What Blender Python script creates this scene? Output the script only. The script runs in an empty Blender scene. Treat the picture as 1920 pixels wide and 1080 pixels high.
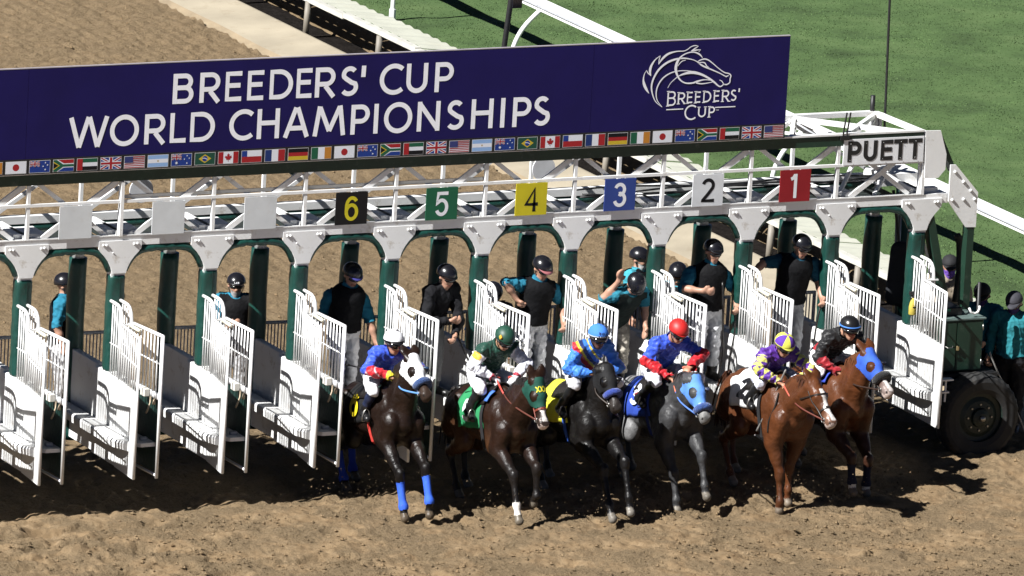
import bpy, math, random
import numpy as np
from mathutils import Vector

# ------------------------------------------------------------------ scene, camera, light
SC = bpy.context.scene
COL = SC.collection
rad = math.radians
random.seed(7)

def setup():
    cam = bpy.data.cameras.new('camera'); co = bpy.data.objects.new('camera', cam); COL.objects.link(co)
    yaw, pitch, roll = rad(26.50378), rad(13.00359), rad(3.24134)
    f = np.array([math.sin(yaw)*math.cos(pitch), math.cos(yaw)*math.cos(pitch), -math.sin(pitch)])
    r = np.array([math.cos(yaw), -math.sin(yaw), 0.]); u = np.cross(r, f)
    r2 = math.cos(roll)*r + math.sin(roll)*u; u2 = -math.sin(roll)*r + math.cos(roll)*u
    from mathutils import Matrix
    M = Matrix(((r2[0], u2[0], -f[0], -43.59565), (r2[1], u2[1], -f[1], -99.99), (r2[2], u2[2], -f[2], 27.97508), (0, 0, 0, 1)))
    co.matrix_world = M
    cam.sensor_width = 36.0; cam.lens = 18197.292/1920*36.0
    cam.clip_start = 1.0; cam.clip_end = 3000
    SC.camera = co
    # sun: from the left along the gate, a little towards the camera side
    az, el = rad(SUN_AZ), rad(SUN_EL)
    d = Vector((-math.cos(az)*math.cos(el), -math.sin(az)*math.cos(el), math.sin(el)))   # towards the sun
    l = bpy.data.lights.new('sun', 'SUN'); l.energy = 5.0; l.angle = rad(0.53); l.color = (1, .988, .965)
    lo = bpy.data.objects.new('sun', l); COL.objects.link(lo)
    lo.rotation_euler = (-d).to_track_quat('-Z', 'Y').to_euler(); lo.location = d*60
    w = bpy.data.worlds.new('World'); SC.world = w; w.use_nodes = True
    nt = w.node_tree; bg = nt.nodes['Background']
    sky = nt.nodes.new('ShaderNodeTexSky'); sky.sky_type = 'NISHITA'; sky.sun_disc = False
    sky.air_density = .14; sky.dust_density = .1; sky.altitude = 300; sky.sun_elevation = el; sky.sun_rotation = math.atan2(d.x, d.y) % (2*math.pi)
    nt.links.new(sky.outputs[0], bg.inputs[0]); bg.inputs[1].default_value = 0.05
    vs = SC.view_settings; vs.view_transform = 'Standard'; vs.look = 'None'; vs.gamma = 1; vs.use_curve_mapping = False
    vs.exposure = EXPOSURE
    SC.cycles.max_bounces = 5; SC.cycles.diffuse_bounces = 1; SC.cycles.glossy_bounces = 2
SUN_AZ, SUN_EL, EXPOSURE = 13.0, 44.0, 1.0
setup()

# ------------------------------------------------------------------ helpers: materials
MATS = {}
def mat(name, col, rough=.5, var=.12, nscale=6., bump=0., bscale=60., metal=0., coat=0., spec=.5, attr=False, var2=None, sheen=0., dirt=None, rvar=None):
    if name in MATS: return MATS[name]
    m = bpy.data.materials.new(name); m.use_nodes = True; nt = m.node_tree; n = nt.nodes; L = nt.links
    b = n['Principled BSDF']; b.inputs['Roughness'].default_value = rough; b.inputs['Metallic'].default_value = metal
    b.inputs['Specular IOR Level'].default_value = spec
    if coat: b.inputs['Coat Weight'].default_value = coat; b.inputs['Coat Roughness'].default_value = .12
    if sheen: b.inputs['Sheen Weight'].default_value = sheen
    tc = n.new('ShaderNodeTexCoord')
    if attr:
        a = n.new('ShaderNodeAttribute'); a.attribute_name = 'Col'; src = a.outputs['Color']
    else:
        rgb = n.new('ShaderNodeRGB'); rgb.outputs[0].default_value = (*col, 1); src = rgb.outputs[0]
    if var > 0:
        no = n.new('ShaderNodeTexNoise'); no.inputs['Scale'].default_value = nscale; no.inputs['Detail'].default_value = 5
        L.new(tc.outputs['Object'], no.inputs['Vector'])
        mr = n.new('ShaderNodeMapRange'); mr.inputs[1].default_value = .3; mr.inputs[2].default_value = .7
        mr.inputs[3].default_value = 1-var; mr.inputs[4].default_value = 1+var
        L.new(no.outputs[0], mr.inputs[0])
        mx = n.new('ShaderNodeMix'); mx.data_type = 'RGBA'; mx.blend_type = 'MULTIPLY'; mx.inputs[0].default_value = 1
        L.new(src, mx.inputs[6]); L.new(mr.outputs[0], mx.inputs[7]); src = mx.outputs[2]
    if dirt:
        dc, amt, ds = dirt
        no = n.new('ShaderNodeTexNoise'); no.inputs['Scale'].default_value = ds; no.inputs['Detail'].default_value = 8; no.inputs['Roughness'].default_value = .7
        L.new(tc.outputs['Object'], no.inputs['Vector'])
        mr = n.new('ShaderNodeMapRange'); mr.inputs[1].default_value = .56; mr.inputs[2].default_value = .74; mr.inputs[4].default_value = amt
        L.new(no.outputs[0], mr.inputs[0])
        mx = n.new('ShaderNodeMix'); mx.data_type = 'RGBA'; mx.inputs[7].default_value = (*dc, 1)
        L.new(mr.outputs[0], mx.inputs[0]); L.new(src, mx.inputs[6]); src = mx.outputs[2]
    L.new(src, b.inputs['Base Color'])
    if rvar:
        no = n.new('ShaderNodeTexNoise'); no.inputs['Scale'].default_value = rvar[2]; no.inputs['Detail'].default_value = 6; no.inputs['Roughness'].default_value = .7
        L.new(tc.outputs['Object'], no.inputs['Vector'])
        mr = n.new('ShaderNodeMapRange'); mr.inputs[1].default_value = .35; mr.inputs[2].default_value = .65; mr.inputs[3].default_value = rvar[0]; mr.inputs[4].default_value = rvar[1]
        L.new(no.outputs[0], mr.inputs[0]); L.new(mr.outputs[0], b.inputs['Roughness'])
    if bump > 0:
        nb = n.new('ShaderNodeTexNoise'); nb.inputs['Scale'].default_value = bscale; nb.inputs['Detail'].default_value = 4
        L.new(tc.outputs['Object'], nb.inputs['Vector'])
        bp = n.new('ShaderNodeBump'); bp.inputs['Strength'].default_value = 1.0; bp.inputs['Distance'].default_value = bump
        L.new(nb.outputs[0], bp.inputs['Height']); L.new(bp.outputs[0], b.inputs['Normal'])
    MATS[name] = m
    return m

def flat(col, rough=.55):
    return mat('print_%02d%02d%02d' % tuple(int(round(c*99)) for c in col), col, rough=rough, var=.04, nscale=3, spec=.25)

WHITE = mat('white_paint', (.80, .80, .79), rough=.42, var=.05, nscale=2.5, bump=.0008, bscale=25, dirt=((.40, .34, .26), .8, 6.5))
WHITE2 = mat('white_tube_paint', (.80, .80, .79), rough=.35, var=.05, nscale=9, dirt=((.35, .25, .17), .4, 14))
GREYW = mat('galvanised_paint', (.42, .43, .46), rough=.5, var=.12, nscale=8)
PAD = mat('green_vinyl', (.006, .046, .036), rough=.42, var=.2, nscale=5, bump=.012, bscale=14)
GREEN = mat('green_steel', (.008, .032, .019), rough=.5, var=.15, nscale=4, bump=.0006, dirt=((.09, .11, .09), .5, 9))
PADD = mat('dark_green_pad', (.008, .03, .024), rough=.5, var=.2, nscale=5, bump=.006, bscale=20)
BLACK = mat('black_rubber', (.012, .012, .013), rough=.5, var=.2, nscale=12)
BLACKG = mat('black_gloss', (.008, .008, .011), rough=.13, var=.1, coat=.5)
STEEL = mat('steel', (.35, .34, .32), rough=.35, metal=.9, var=.15)
LEATHER = mat('black_leather', (.014, .012, .011), rough=.35, var=.2, nscale=15)

# ------------------------------------------------------------------ helpers: meshes
class MB:
    def __init__(s): s.v = []; s.f = []; s.mi = []; s.m = 0
    def add(s, vs, fs):
        o = len(s.v); s.v.extend([tuple(map(float, p)) for p in vs]); s.f.extend([tuple(i+o for i in q) for q in fs]); s.mi.extend([s.m]*len(fs))
        return s
    def box(s, x0, x1, y0, y1, z0, z1):
        return s.add([(x0,y0,z0),(x1,y0,z0),(x1,y1,z0),(x0,y1,z0),(x0,y0,z1),(x1,y0,z1),(x1,y1,z1),(x0,y1,z1)],
                     [(0,3,2,1),(4,5,6,7),(0,1,5,4),(1,2,6,5),(2,3,7,6),(3,0,4,7)])
    def bbox(s, x0, x1, y0, y1, z0, z1, b=.008):      # box with chamfered vertical+horizontal edges (rounded look)
        for zz in ((z0,z1),): pass
        import itertools
        pts = []; 
        cx, cy, cz = (x0+x1)/2, (y0+y1)/2, (z0+z1)/2; hx, hy, hz = (x1-x0)/2, (y1-y0)/2, (z1-z0)/2
        lay = [(-hz, b), (-hz+b, 0), (hz-b, 0), (hz, b)]
        rings = []
        for z, ins in lay:
            ax, ay = hx-ins, hy-ins; c = b
            ring = [(-ax+c,-ay),(ax-c,-ay),(ax,-ay+c),(ax,ay-c),(ax-c,ay),(-ax+c,ay),(-ax,ay-c),(-ax,-ay+c)]
            rings.append([(cx+p, cy+q, cz+z) for p, q in ring])
        vs = [p for r in rings for p in r]; fs = []
        for k in range(3):
            for i in range(8): fs.append((k*8+i, k*8+(i+1) % 8, (k+1)*8+(i+1) % 8, (k+1)*8+i))
        fs.append(tuple(range(7, -1, -1))); fs.append(tuple(24+i for i in range(8)))
        return s.add(vs, fs)
    def bar(s, a, b, wx, wy=None, up=(0,0,1)):        # square section bar a->b
        a = np.array(a, float); b = np.array(b, float); wy = wy or wx
        d = b-a; d /= np.linalg.norm(d); up = np.array(up, float)
        if abs(d@up) > .95: up = np.array((1., 0, 0)) if abs(d[0]) < .9 else np.array((0., 1, 0))
        r = np.cross(d, up); r /= np.linalg.norm(r); u = np.cross(r, d)
        o = [(-1,-1),(1,-1),(1,1),(-1,1)]
        vs = [p + r*i*wx/2 + u*j*wy/2 for p in (a, b) for i, j in o]
        return s.add(vs, [(0,3,2,1),(4,5,6,7),(0,1,5,4),(1,2,6,5),(2,3,7,6),(3,0,4,7)])
    def tube(s, pts, r, n=8, closed=False, flat=None):   # round tube along points; r number or list; flat=(axis,scale)
        P = np.array(pts, float); m = len(P); R = r if hasattr(r, '__len__') else [r]*m
        vs = []; prev = None
        for i in range(m):
            t = P[min(i+1, m-1)]-P[max(i-1, 0)]
            if closed: t = P[(i+1) % m]-P[(i-1) % m]
            t = t/(np.linalg.norm(t)+1e-9)
            if prev is None:
                a = np.array((0, 0, 1.)) if abs(t[2]) < .9 else np.array((1., 0, 0)); u = np.cross(t, a)
            else: u = prev - t*(prev@t)
            u /= np.linalg.norm(u)+1e-9; prev = u; w = np.cross(t, u)
            for k in range(n):
                an = 2*math.pi*k/n; q = (u*math.cos(an)+w*math.sin(an))*R[i]
                if flat is not None:
                    ax = np.array(flat[0], float); q = q + ax*(q@ax)*(flat[1]-1)
                vs.append(P[i]+q)
        fs = []
        for i in range(m if closed else m-1):
            j = (i+1) % m
            for k in range(n): fs.append((i*n+k, i*n+(k+1) % n, j*n+(k+1) % n, j*n+k))
        if not closed: fs.append(tuple(range(n-1, -1, -1))); fs.append(tuple((m-1)*n+k for k in range(n)))
        return s.add(vs, fs)
    def prism(s, poly, y0, y1, axis='y'):               # polygon (two coords) extruded along an axis
        n = len(poly)
        f = {'y': lambda p, t: (p[0], t, p[1]), 'x': lambda p, t: (t, p[0], p[1]), 'z': lambda p, t: (p[0], p[1], t)}[axis]
        vs = [f(p, y0) for p in poly]+[f(p, y1) for p in poly]
        fs = [tuple(range(n)), tuple(range(2*n-1, n-1, -1))]+[(i, i+n, (i+1) % n+n, (i+1) % n) for i in range(n)]
        return s.add(vs, fs)
    def sphere(s, c, r, nu=12, nv=8, M=None):
        r = r if hasattr(r, '__len__') else (r, r, r); vs = []; fs = []
        for j in range(nv+1):
            t = math.pi*j/nv
            for i in range(nu):
                p = 2*math.pi*i/nu; q = np.array((r[0]*math.sin(t)*math.cos(p), r[1]*math.sin(t)*math.sin(p), r[2]*math.cos(t)))
                if M is not None: q = M@q
                vs.append(np.array(c)+q)
        for j in range(nv):
            for i in range(nu): fs.append((j*nu+i, (j+1)*nu+i, (j+1)*nu+(i+1) % nu, j*nu+(i+1) % nu))
        return s.add(vs, fs)
    def mesh(s, name, mats, smooth=False):
        me = bpy.data.meshes.new(name); me.from_pydata(s.v, [], s.f)
        for m in (mats if isinstance(mats, (list, tuple)) else [mats]): me.materials.append(m)
        if any(s.mi): me.polygons.foreach_set('material_index', s.mi)
        if smooth: me.polygons.foreach_set('use_smooth', [True]*len(me.polygons))
        me.validate(); me.update(); return me
    def build(s, name, mats, parent=None, smooth=False):
        return link(name, s.mesh(name, mats, smooth), parent)

def link(name, me, parent=None):
    o = bpy.data.objects.new(name, me); COL.objects.link(o)
    if parent is not None: o.parent = parent
    return o
def thing(name, label, cat, group=None, loc=None):
    o = bpy.data.objects.new(name, None); COL.objects.link(o); o.empty_display_size = .1
    o['label'] = label; o['category'] = cat
    if group: o['group'] = group
    if loc is not None: o.location = loc
    return o
def tag(o, label, cat, group=None):
    o['label'] = label; o['category'] = cat
    if group: o['group'] = group
    return o
def struct(o, kind='structure', label=None, cat=None):
    o['kind'] = kind
    if label: o['label'] = label
    if cat: o['category'] = cat
    return o
def bake(root, loc):                                   # parts were built in world space: keep them there under an Empty at the thing's base
    loc = Vector(loc); root.location = loc
    for c in root.children: c.location = Vector(c.location)-loc
def np_mesh(name, V, F, mats, cols=None, smooth=True, midx=None):
    me = bpy.data.meshes.new(name); V = np.asarray(V, np.float32); F = np.asarray(F, np.int32); n, k = F.shape
    me.vertices.add(len(V)); me.vertices.foreach_set('co', V.ravel())
    me.loops.add(n*k); me.loops.foreach_set('vertex_index', F.ravel())
    me.polygons.add(n); me.polygons.foreach_set('loop_start', np.arange(n, dtype=np.int32)*k)
    try: me.polygons.foreach_set('loop_total', np.full(n, k, np.int32))
    except Exception: pass
    me.polygons.foreach_set('use_smooth', np.full(n, smooth, bool))
    for m in (mats if isinstance(mats, (list, tuple)) else [mats]): me.materials.append(m)
    if midx is not None: me.polygons.foreach_set('material_index', np.asarray(midx, np.int32))
    me.update(calc_edges=True)
    if cols is not None:
        a = me.color_attributes.new('Col', 'FLOAT_COLOR', 'POINT')
        c4 = np.ones((len(V), 4), np.float32); c4[:, :3] = cols; a.data.foreach_set('color', c4.ravel())
    return me

def vnoise(x, y, scale, seed, sx=1., sy=1.):            # smooth 2-D value noise in -1..1
    rs = np.random.RandomState(seed); T = rs.uniform(-1, 1, (256, 256))
    u = x/scale/sx+1000.3; v = y/scale/sy+1000.7
    i = np.floor(u).astype(int); j = np.floor(v).astype(int); a = u-i; b = v-j
    a = a*a*(3-2*a); b = b*b*(3-2*b)
    g = lambda p, q: T[p & 255, q & 255]
    return (g(i, j)*(1-a)+g(i+1, j)*a)*(1-b)+(g(i, j+1)*(1-a)+g(i+1, j+1)*a)*b
def sstep(x, a, b):
    t = np.clip((x-a)/(b-a), 0, 1); return t*t*(3-2*t)
# ------------------------------------------------------------------ setting: ground, dirt, curb, turf
def dirt_material(back=False):
    m = bpy.data.materials.new('harrowed_dirt' if back else 'dirt'); m.use_nodes = True; nt = m.node_tree; n = nt.nodes; L = nt.links
    b = n['Principled BSDF']; b.inputs['Roughness'].default_value = .95; b.inputs['Specular IOR Level'].default_value = .15
    tc = n.new('ShaderNodeTexCoord')
    def noise(s, d=6, r=.6):
        q = n.new('ShaderNodeTexNoise'); q.inputs['Scale'].default_value = s; q.inputs['Detail'].default_value = d; q.inputs['Roughness'].default_value = r
        L.new(tc.outputs['Object'], q.inputs['Vector']); return q.outputs[0]
    def ramp(src, stops):
        r = n.new('ShaderNodeValToRGB'); e = r.color_ramp.elements
        while len(e) < len(stops): e.new(.5)
        for q, (p, c) in zip(e, stops): q.position = p; q.color = (*c, 1)
        L.new(src, r.inputs[0]); return r.outputs[0]
    patch = noise(1.5, 7, .62)
    moist = ramp(noise(5, 6, .6), [(.3, (.165, .110, .060)), (.5, (.212, .148, .084)), (.72, (.255, .186, .112))])
    dry = ramp(noise(30, 7, .75), [(.30, (.120, .085, .050)), (.44, (.224, .162, .094)), (.60, (.276, .204, .124)), (.78, (.318, .244, .158))])
    mk = n.new('ShaderNodeMapRange'); mk.inputs[1].default_value = .42; mk.inputs[2].default_value = .56; mk.inputs[3].default_value = .75 if back else .0; L.new(patch, mk.inputs[0])
    mx = n.new('ShaderNodeMix'); mx.data_type = 'RGBA'; L.new(mk.outputs[0], mx.inputs[0]); L.new(moist, mx.inputs[6]); L.new(dry, mx.inputs[7])
    sp = ramp(noise(60, 4, .7), [(.32, (.75, .72, .68) if back else (.45, .42, .38)), (.42, (1, 1, 1)), (.9, (1.08, 1.06, 1.02))])
    m2 = n.new('ShaderNodeMix'); m2.data_type = 'RGBA'; m2.blend_type = 'MULTIPLY'; m2.inputs[0].default_value = .8; L.new(mx.outputs[2], m2.inputs[6]); L.new(sp, m2.inputs[7])
    L.new(m2.outputs[2], b.inputs['Base Color'])
    st = n.new('ShaderNodeMapRange'); st.inputs[3].default_value = .45; st.inputs[4].default_value = 1.0; L.new(mk.outputs[0], st.inputs[0])
    bp = n.new('ShaderNodeBump'); bp.inputs['Distance'].default_value = .07; L.new(st.outputs[0], bp.inputs['Strength'])
    L.new(noise(30, 7, .75), bp.inputs['Height']); L.new(bp.outputs[0], b.inputs['Normal'])
    return m
DIRT = dirt_material(); DIRT2 = dirt_material(True)

def ground_low(x, y):                                   # the churned track in front of the gate lies a little lower to the right
    return -.075*sstep(x, 6.2, 8.2)*sstep(-y, .8, 1.8)
def dirt_z(x, y):
    fr = sstep(-y, .9, 1.7)                             # churned in front of the gate
    h = .022*vnoise(x, y, .9, 1)+.012*vnoise(x, y, .33, 2)
    calm = .45+.55*sstep(vnoise(x, y, 2.3, 9, 1.6, .8), -.35, .3)
    wx = x+.12*vnoise(x, y, .5, 51); wy = y+.08*vnoise(x, y, .5, 52)
    ridge = 1-np.abs(vnoise(wx, wy, .48, 3, 1.9, .75)); lump = np.clip(vnoise(wx, wy, .19, 4, 1.5, .85), -.3, 1)
    ch = .085*(ridge-.6)*np.clip(vnoise(x, y, 1.0, 53)+.7, .1, 1)+.056*lump+.030*np.clip(vnoise(wx, wy, .095, 5, 1.2, 1.), -.2, 1)+.020*np.abs(vnoise(x, y, .055, 6))
    ch = ch-.12*sstep(vnoise(wx, wy, .30, 12, 1.3, .9), .56, .80)-.08*sstep(vnoise(wx, wy, .16, 13, 1.3, .9), .70, .92)
    ch = ch+.05*np.exp(-((y+1.45-.10*vnoise(x, y, .8, 54))/.16)**2)
    ch = ch*calm
    flatter = 1-.65*sstep(x+.25*y, 8.4, 10.2)           # the far right is harrowed but unbroken
    back = .024*np.abs(vnoise(x, y, .15, 7)) + .028*vnoise(x, y, .085, 8) + .007*np.sin(x*2*math.pi/.21+2.5*vnoise(x, y, 1.7, 14)+.9*vnoise(x, y, .5, 15))*sstep(y, 1., 3.)
    fine = (.008+.006*fr)*vnoise(x, y, .045, 10)
    return h + fr*ch*flatter + (1-fr)*back + fine + ground_low(x, y)

def make_dirt():
    V = []; F = []; o = 0; MI = []
    for x0, x1, y0, y1, st in ((-3.5, 14.6, -7.2, -.55, .026), (-2.6, 13.32, -.55, 29., .040)):
        xs = np.arange(x0, x1+st*.5, st); ys = np.arange(y0, y1+st*.5, st)
        if y0 > -1: xs = np.linspace(x0, 13.32, len(xs))
        if y1 < 0: ys = np.linspace(y0, -.55, len(ys))
        X, Y = np.meshgrid(xs, ys, indexing='ij'); Z = dirt_z(X, Y)
        nx, ny = X.shape
        V.append(np.stack([X, Y, Z], -1).reshape(-1, 3))
        i, j = np.meshgrid(np.arange(nx-1), np.arange(ny-1), indexing='ij'); a = (i*ny+j).ravel()+o
        F.append(np.stack([a, a+ny, a+ny+1, a+1], -1)); o += nx*ny; MI.append(np.full(len(F[-1]), 0 if y1 < 0 else 1))
    me = np_mesh('dirt_track', np.concatenate(V), np.concatenate(F), [DIRT, DIRT2], midx=np.concatenate(MI))
    struct(link('dirt_track', me))
make_dirt()
g = MB(); g.add([(-900, -900, -.32), (900, -900, -.32), (900, 900, -.32), (-900, 900, -.32)], [(0, 1, 2, 3)])
struct(g.build('ground', mat('far_soil', (.2, .15, .095), rough=.95, var=.3, nscale=.2)))

def make_clods():                                       # loose lumps of dirt lying on the churned track
    rs = np.random.RandomState(3); V = []; F = []; o = 0
    base = np.array([(1,0,0),(-1,0,0),(0,1,0),(0,-1,0),(0,0,1),(0,0,-1)], float)
    fs = np.array([(0,2,4),(2,1,4),(1,3,4),(3,0,4),(2,0,5),(1,2,5),(3,1,5),(0,3,5)])
    n = 26000
    x = rs.uniform(-3, 14, n); y = -1.1-5.8*rs.uniform(0, 1, n)**.9
    keep = rs.uniform(0, 1, n) < .25+.75*sstep(vnoise(x, y, .8, 21, 1.6, .8), -.1, .5)
    keep &= rs.uniform(0, 1, n) > .6*sstep(x+.25*y, 8.4, 10.2)
    x = x[keep]; y = y[keep]; z = dirt_z(x, y)
    sz = .006+.028*rs.uniform(0, 1, len(x))**4
    for i in range(len(x)):
        q = base*rs.uniform(.6, 1.25, (6, 1))*sz[i]*np.array((1, 1, .75)); an = rs.uniform(0, 6.28); c, s = math.cos(an), math.sin(an)
        q = np.stack([q[:, 0]*c-q[:, 1]*s, q[:, 0]*s+q[:, 1]*c, q[:, 2]], -1)+(x[i], y[i], z[i]+sz[i]*.35)
        V.append(q); F.append(fs+o); o += 6
    # larger lumps in the harrowed dirt behind the gate
    n2 = 5000; x = rs.uniform(-1, 13.2, n2); y = rs.uniform(1.6, 28, n2); z = dirt_z(x, y); sz = .012+.02*rs.uniform(0, 1, n2)**2
    for i in range(n2):
        q = base*rs.uniform(.6, 1.25, (6, 1))*sz[i]*np.array((1, 1, .8))+(x[i], y[i], z[i]+sz[i]*.2); V.append(q); F.append(fs+o); o += 6
    me = np_mesh('dirt_clods', np.concatenate(V), np.concatenate(F), DIRT, smooth=False)
    struct(link('dirt_clods', me), 'stuff', 'loose lumps of brown dirt strewn over the track', 'dirt')
make_clods()
def make_spray():                                       # specks of dirt thrown up round the hooves
    rs = np.random.RandomState(5); V = []; F = []; o = 0
    base = np.array([(1,0,0),(-.6,.8,0),(-.6,-.8,0),(0,0,1.2)], float); fs = np.array([(0,1,3),(1,2,3),(2,0,3),(0,2,1)])
    for cx, cy in ((4.0,-2.0),(5.2,-2.4),(6.4,-2.4),(7.5,-2.0),(8.8,-2.3),(9.9,-2.0),(3.6,-1.5),(9.2,-2.1)):
        for i in range(210):
            p = np.array((cx+rs.normal(0, .32), cy+rs.normal(0, .35), abs(rs.normal(.07, .20))+.02)); s = rs.uniform(.0025, .007)*(2.4 if rs.uniform() < .16 else 1)
            V.append(base*s+p); F.append(fs+o); o += 4
    struct(link('dirt_spray', np_mesh('dirt_spray', np.concatenate(V), np.concatenate(F), DIRT, smooth=False)), 'stuff', 'specks of dirt kicked up by the hooves', 'dirt')
make_spray()

# concrete curb strip along the inner edge of the dirt track
CONC = mat('pale_concrete', (.335, .290, .215), rough=.9, var=.16, nscale=1.2, bump=.004, bscale=40, dirt=((.22, .17, .11), .6, 3.))
SAND = mat('swept_sand', (.27, .21, .135), rough=.95, var=.2, nscale=2.5, bump=.01, bscale=30)
def make_curb():
    ys = np.arange(-2, 34.01, .5); V = []; F = []
    prof = [(13.28, -.05), (13.5, .012), (13.72, .03), (14.36, .075), (14.42, .06), (14.43, -.3)]
    for y in ys:
        for k, (x, z) in enumerate(prof): V.append((x+.03*float(vnoise(np.array(y*1.), np.array(0.), 1.3, 31))*(k < 3), y, z))
    n = len(prof)
    for i in range(len(ys)-1):
        for k in range(n-1): F.append((i*n+k, i*n+k+1, (i+1)*n+k+1, (i+1)*n+k))
    me = np_mesh('concrete_curb', V, F, [CONC, SAND], smooth=False, midx=[1 if k < 1 else 0 for i in range(len(ys)-1) for k in range(n-1)])
    struct(link('concrete_curb', me))
    d = MB().box(13.9, 13.98, 20.0, 20.25, .055, .075); 
make_curb()
# ditch of dark soil under the rail cover
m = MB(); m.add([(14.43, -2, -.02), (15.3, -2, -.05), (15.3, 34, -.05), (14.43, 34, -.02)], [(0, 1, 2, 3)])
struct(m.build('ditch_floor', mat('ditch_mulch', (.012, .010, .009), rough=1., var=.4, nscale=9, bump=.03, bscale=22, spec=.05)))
m = MB(); vs = []; ys = np.arange(-2, 34, .06)
for y in ys:
    w_ = .05*float(vnoise(np.array(y), np.array(0.), .5, 61))+.03*float(vnoise(np.array(y), np.array(0.), .14, 62))
    vs += [(14.98+w_, y, -.03), (15.10+w_*.5, y, .13+w_*.3), (15.36, y, .16)]
m.add(vs, [(3*i+k, 3*i+k+1, 3*i+k+4, 3*i+k+3) for i in range(len(ys)-1) for k in (0, 1)]); struct(m.build('ditch_bank', DIRT2, None, True))

GRASSM = None
def make_turf():
    m = bpy.data.materials.new('turf'); m.use_nodes = True; nt = m.node_tree; n = nt.nodes; L = nt.links
    b = n['Principled BSDF']; b.inputs['Roughness'].default_value = .8; b.inputs['Specular IOR Level'].default_value = .2
    tc = n.new('ShaderNodeTexCoord'); q = n.new('ShaderNodeTexNoise'); q.inputs['Scale'].default_value = .9; q.inputs['Detail'].default_value = 8; q.inputs['Roughness'].default_value = .65
    L.new(tc.outputs['Object'], q.inputs['Vector']); r = n.new('ShaderNodeValToRGB'); e = r.color_ramp.elements
    e.new(.5)
    for k, (p, c) in enumerate(((.3, (.038, .062, .024)), (.5, (.063, .106, .038)), (.72, (.094, .140, .055)))): e[k].position = p; e[k].color = (*c, 1)
    L.new(q.outputs[0], r.inputs[0]); L.new(r.outputs[0], b.inputs['Base Color'])
    b.inputs['Subsurface Weight'].default_value = 0
    st = .12; xs = np.arange(15.25, 46, st); ys = np.arange(-6, 42, st); X, Y = np.meshgrid(xs, ys, indexing='ij')
    Z = .03*vnoise(X, Y, 1.1, 41)+.015*vnoise(X, Y, .4, 42); nx, ny = X.shape
    V = np.stack([X, Y, Z], -1).reshape(-1, 3); i, j = np.meshgrid(np.arange(nx-1), np.arange(ny-1), indexing='ij'); a = (i*ny+j).ravel()
    struct(link('turf', np_mesh('turf', V, np.stack([a, a+ny, a+ny+1, a+1], -1), m)))
    rs = np.random.RandomState(11); N = 230000
    x = 15.22+14.5*rs.uniform(0, 1, N); y = rs.uniform(2.5, 28.5, N)
    # only where the turf can be seen beside or through the gate
    edge = sstep(16.3-x, 0, .9)
    z = .03*vnoise(x, y, 1.1, 41)+.015*vnoise(x, y, .4, 42)
    pat = vnoise(x, y, .55, 43)*.5+vnoise(x, y, .16, 44)*.5
    h = (.005+.007*rs.uniform(0, 1, N)+.008*np.clip(pat, 0, 1))*(1+2.2*edge*rs.uniform(0, 1, N)); w = rs.uniform(.008, .018, N)
    an = rs.uniform(0, 6.283, N); lx = rs.normal(0, .5, N)*h; ly = rs.normal(0, .5, N)*h
    c, s = np.cos(an)*w, np.sin(an)*w
    V = np.empty((N, 3, 3)); V[:, 0] = np.stack([x-c, y-s, z-.004], -1); V[:, 1] = np.stack([x+c, y+s, z-.004], -1); V[:, 2] = np.stack([x+lx, y+ly, z+h], -1)
    F = np.arange(N*3).reshape(N, 3)
    gm = mat('grass_blades', (.072, .118, .043), rough=.85, var=.34, nscale=.8, spec=.2)
    struct(link('grass', np_mesh('grass', V.reshape(-1, 3), F, gm, smooth=False)), 'stuff', 'short mown green turf course grass', 'grass')
make_turf()

# inner rail of the dirt course: posts carrying pale corrugated cover panels
COVER = mat('cover_sheet', (.47, .475, .40), rough=.5, var=.08, nscale=3, dirt=((.4, .36, .26), .4, 2.))
def make_cover():
    t = thing('covered_rail', 'pale corrugated sheet cover on low posts along the inside of the dirt track', 'rail')
    L = 2.42
    for i in range(13):
        y0 = -1.9+i*L; m = MB(); N = 36; dz = .012*math.sin(i*2.3); tw = .01*math.sin(i*1.7)
        top = []; bot = []
        for k in range(N+1):
            y = y0+.015+(L-.03)*k/N; c = .5-.5*math.cos(2*math.pi*k/4.5); z = .024*c
            for x, zz in ((14.56, .565), (15.16, .50)):
                top.append((x, y, zz+z+dz+tw*(k/N)))
        vs = top+[(p[0], p[1], p[2]-.006) for p in top]; n = len(top); fs = []
        for k in range(N):
            a = 2*k; fs += [(a, a+1, a+3, a+2), (a+n, a+2+n, a+3+n, a+1+n), (a, a+2, a+2+n, a+n), (a+1, a+1+n, a+3+n, a+3)]
        fs += [(0, n, n+1, 1), (2*N, 2*N+1, 2*N+1+n, 2*N+n)]
        m.add(vs, fs); m.build('cover_panel', COVER, t)
        m = MB().bar((14.50, y0+.004, .545+dz), (14.50, y0+L-.004, .545+dz), .09, .07); m.build('edge_rail', mat('rail_paint', (.52, .51, .46), rough=.4, dirt=((.4, .35, .25), .4, 4)), t)
        m = MB().tube([(14.45, y0+1.2, .0), (14.47, y0+1.2, .51)], .045, 10); m.build('post', mat('post_paint', (.20, .18, .15), rough=.6, var=.15), t, True)
    bake(t, (14.5, 0, 0))
make_cover()
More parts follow.
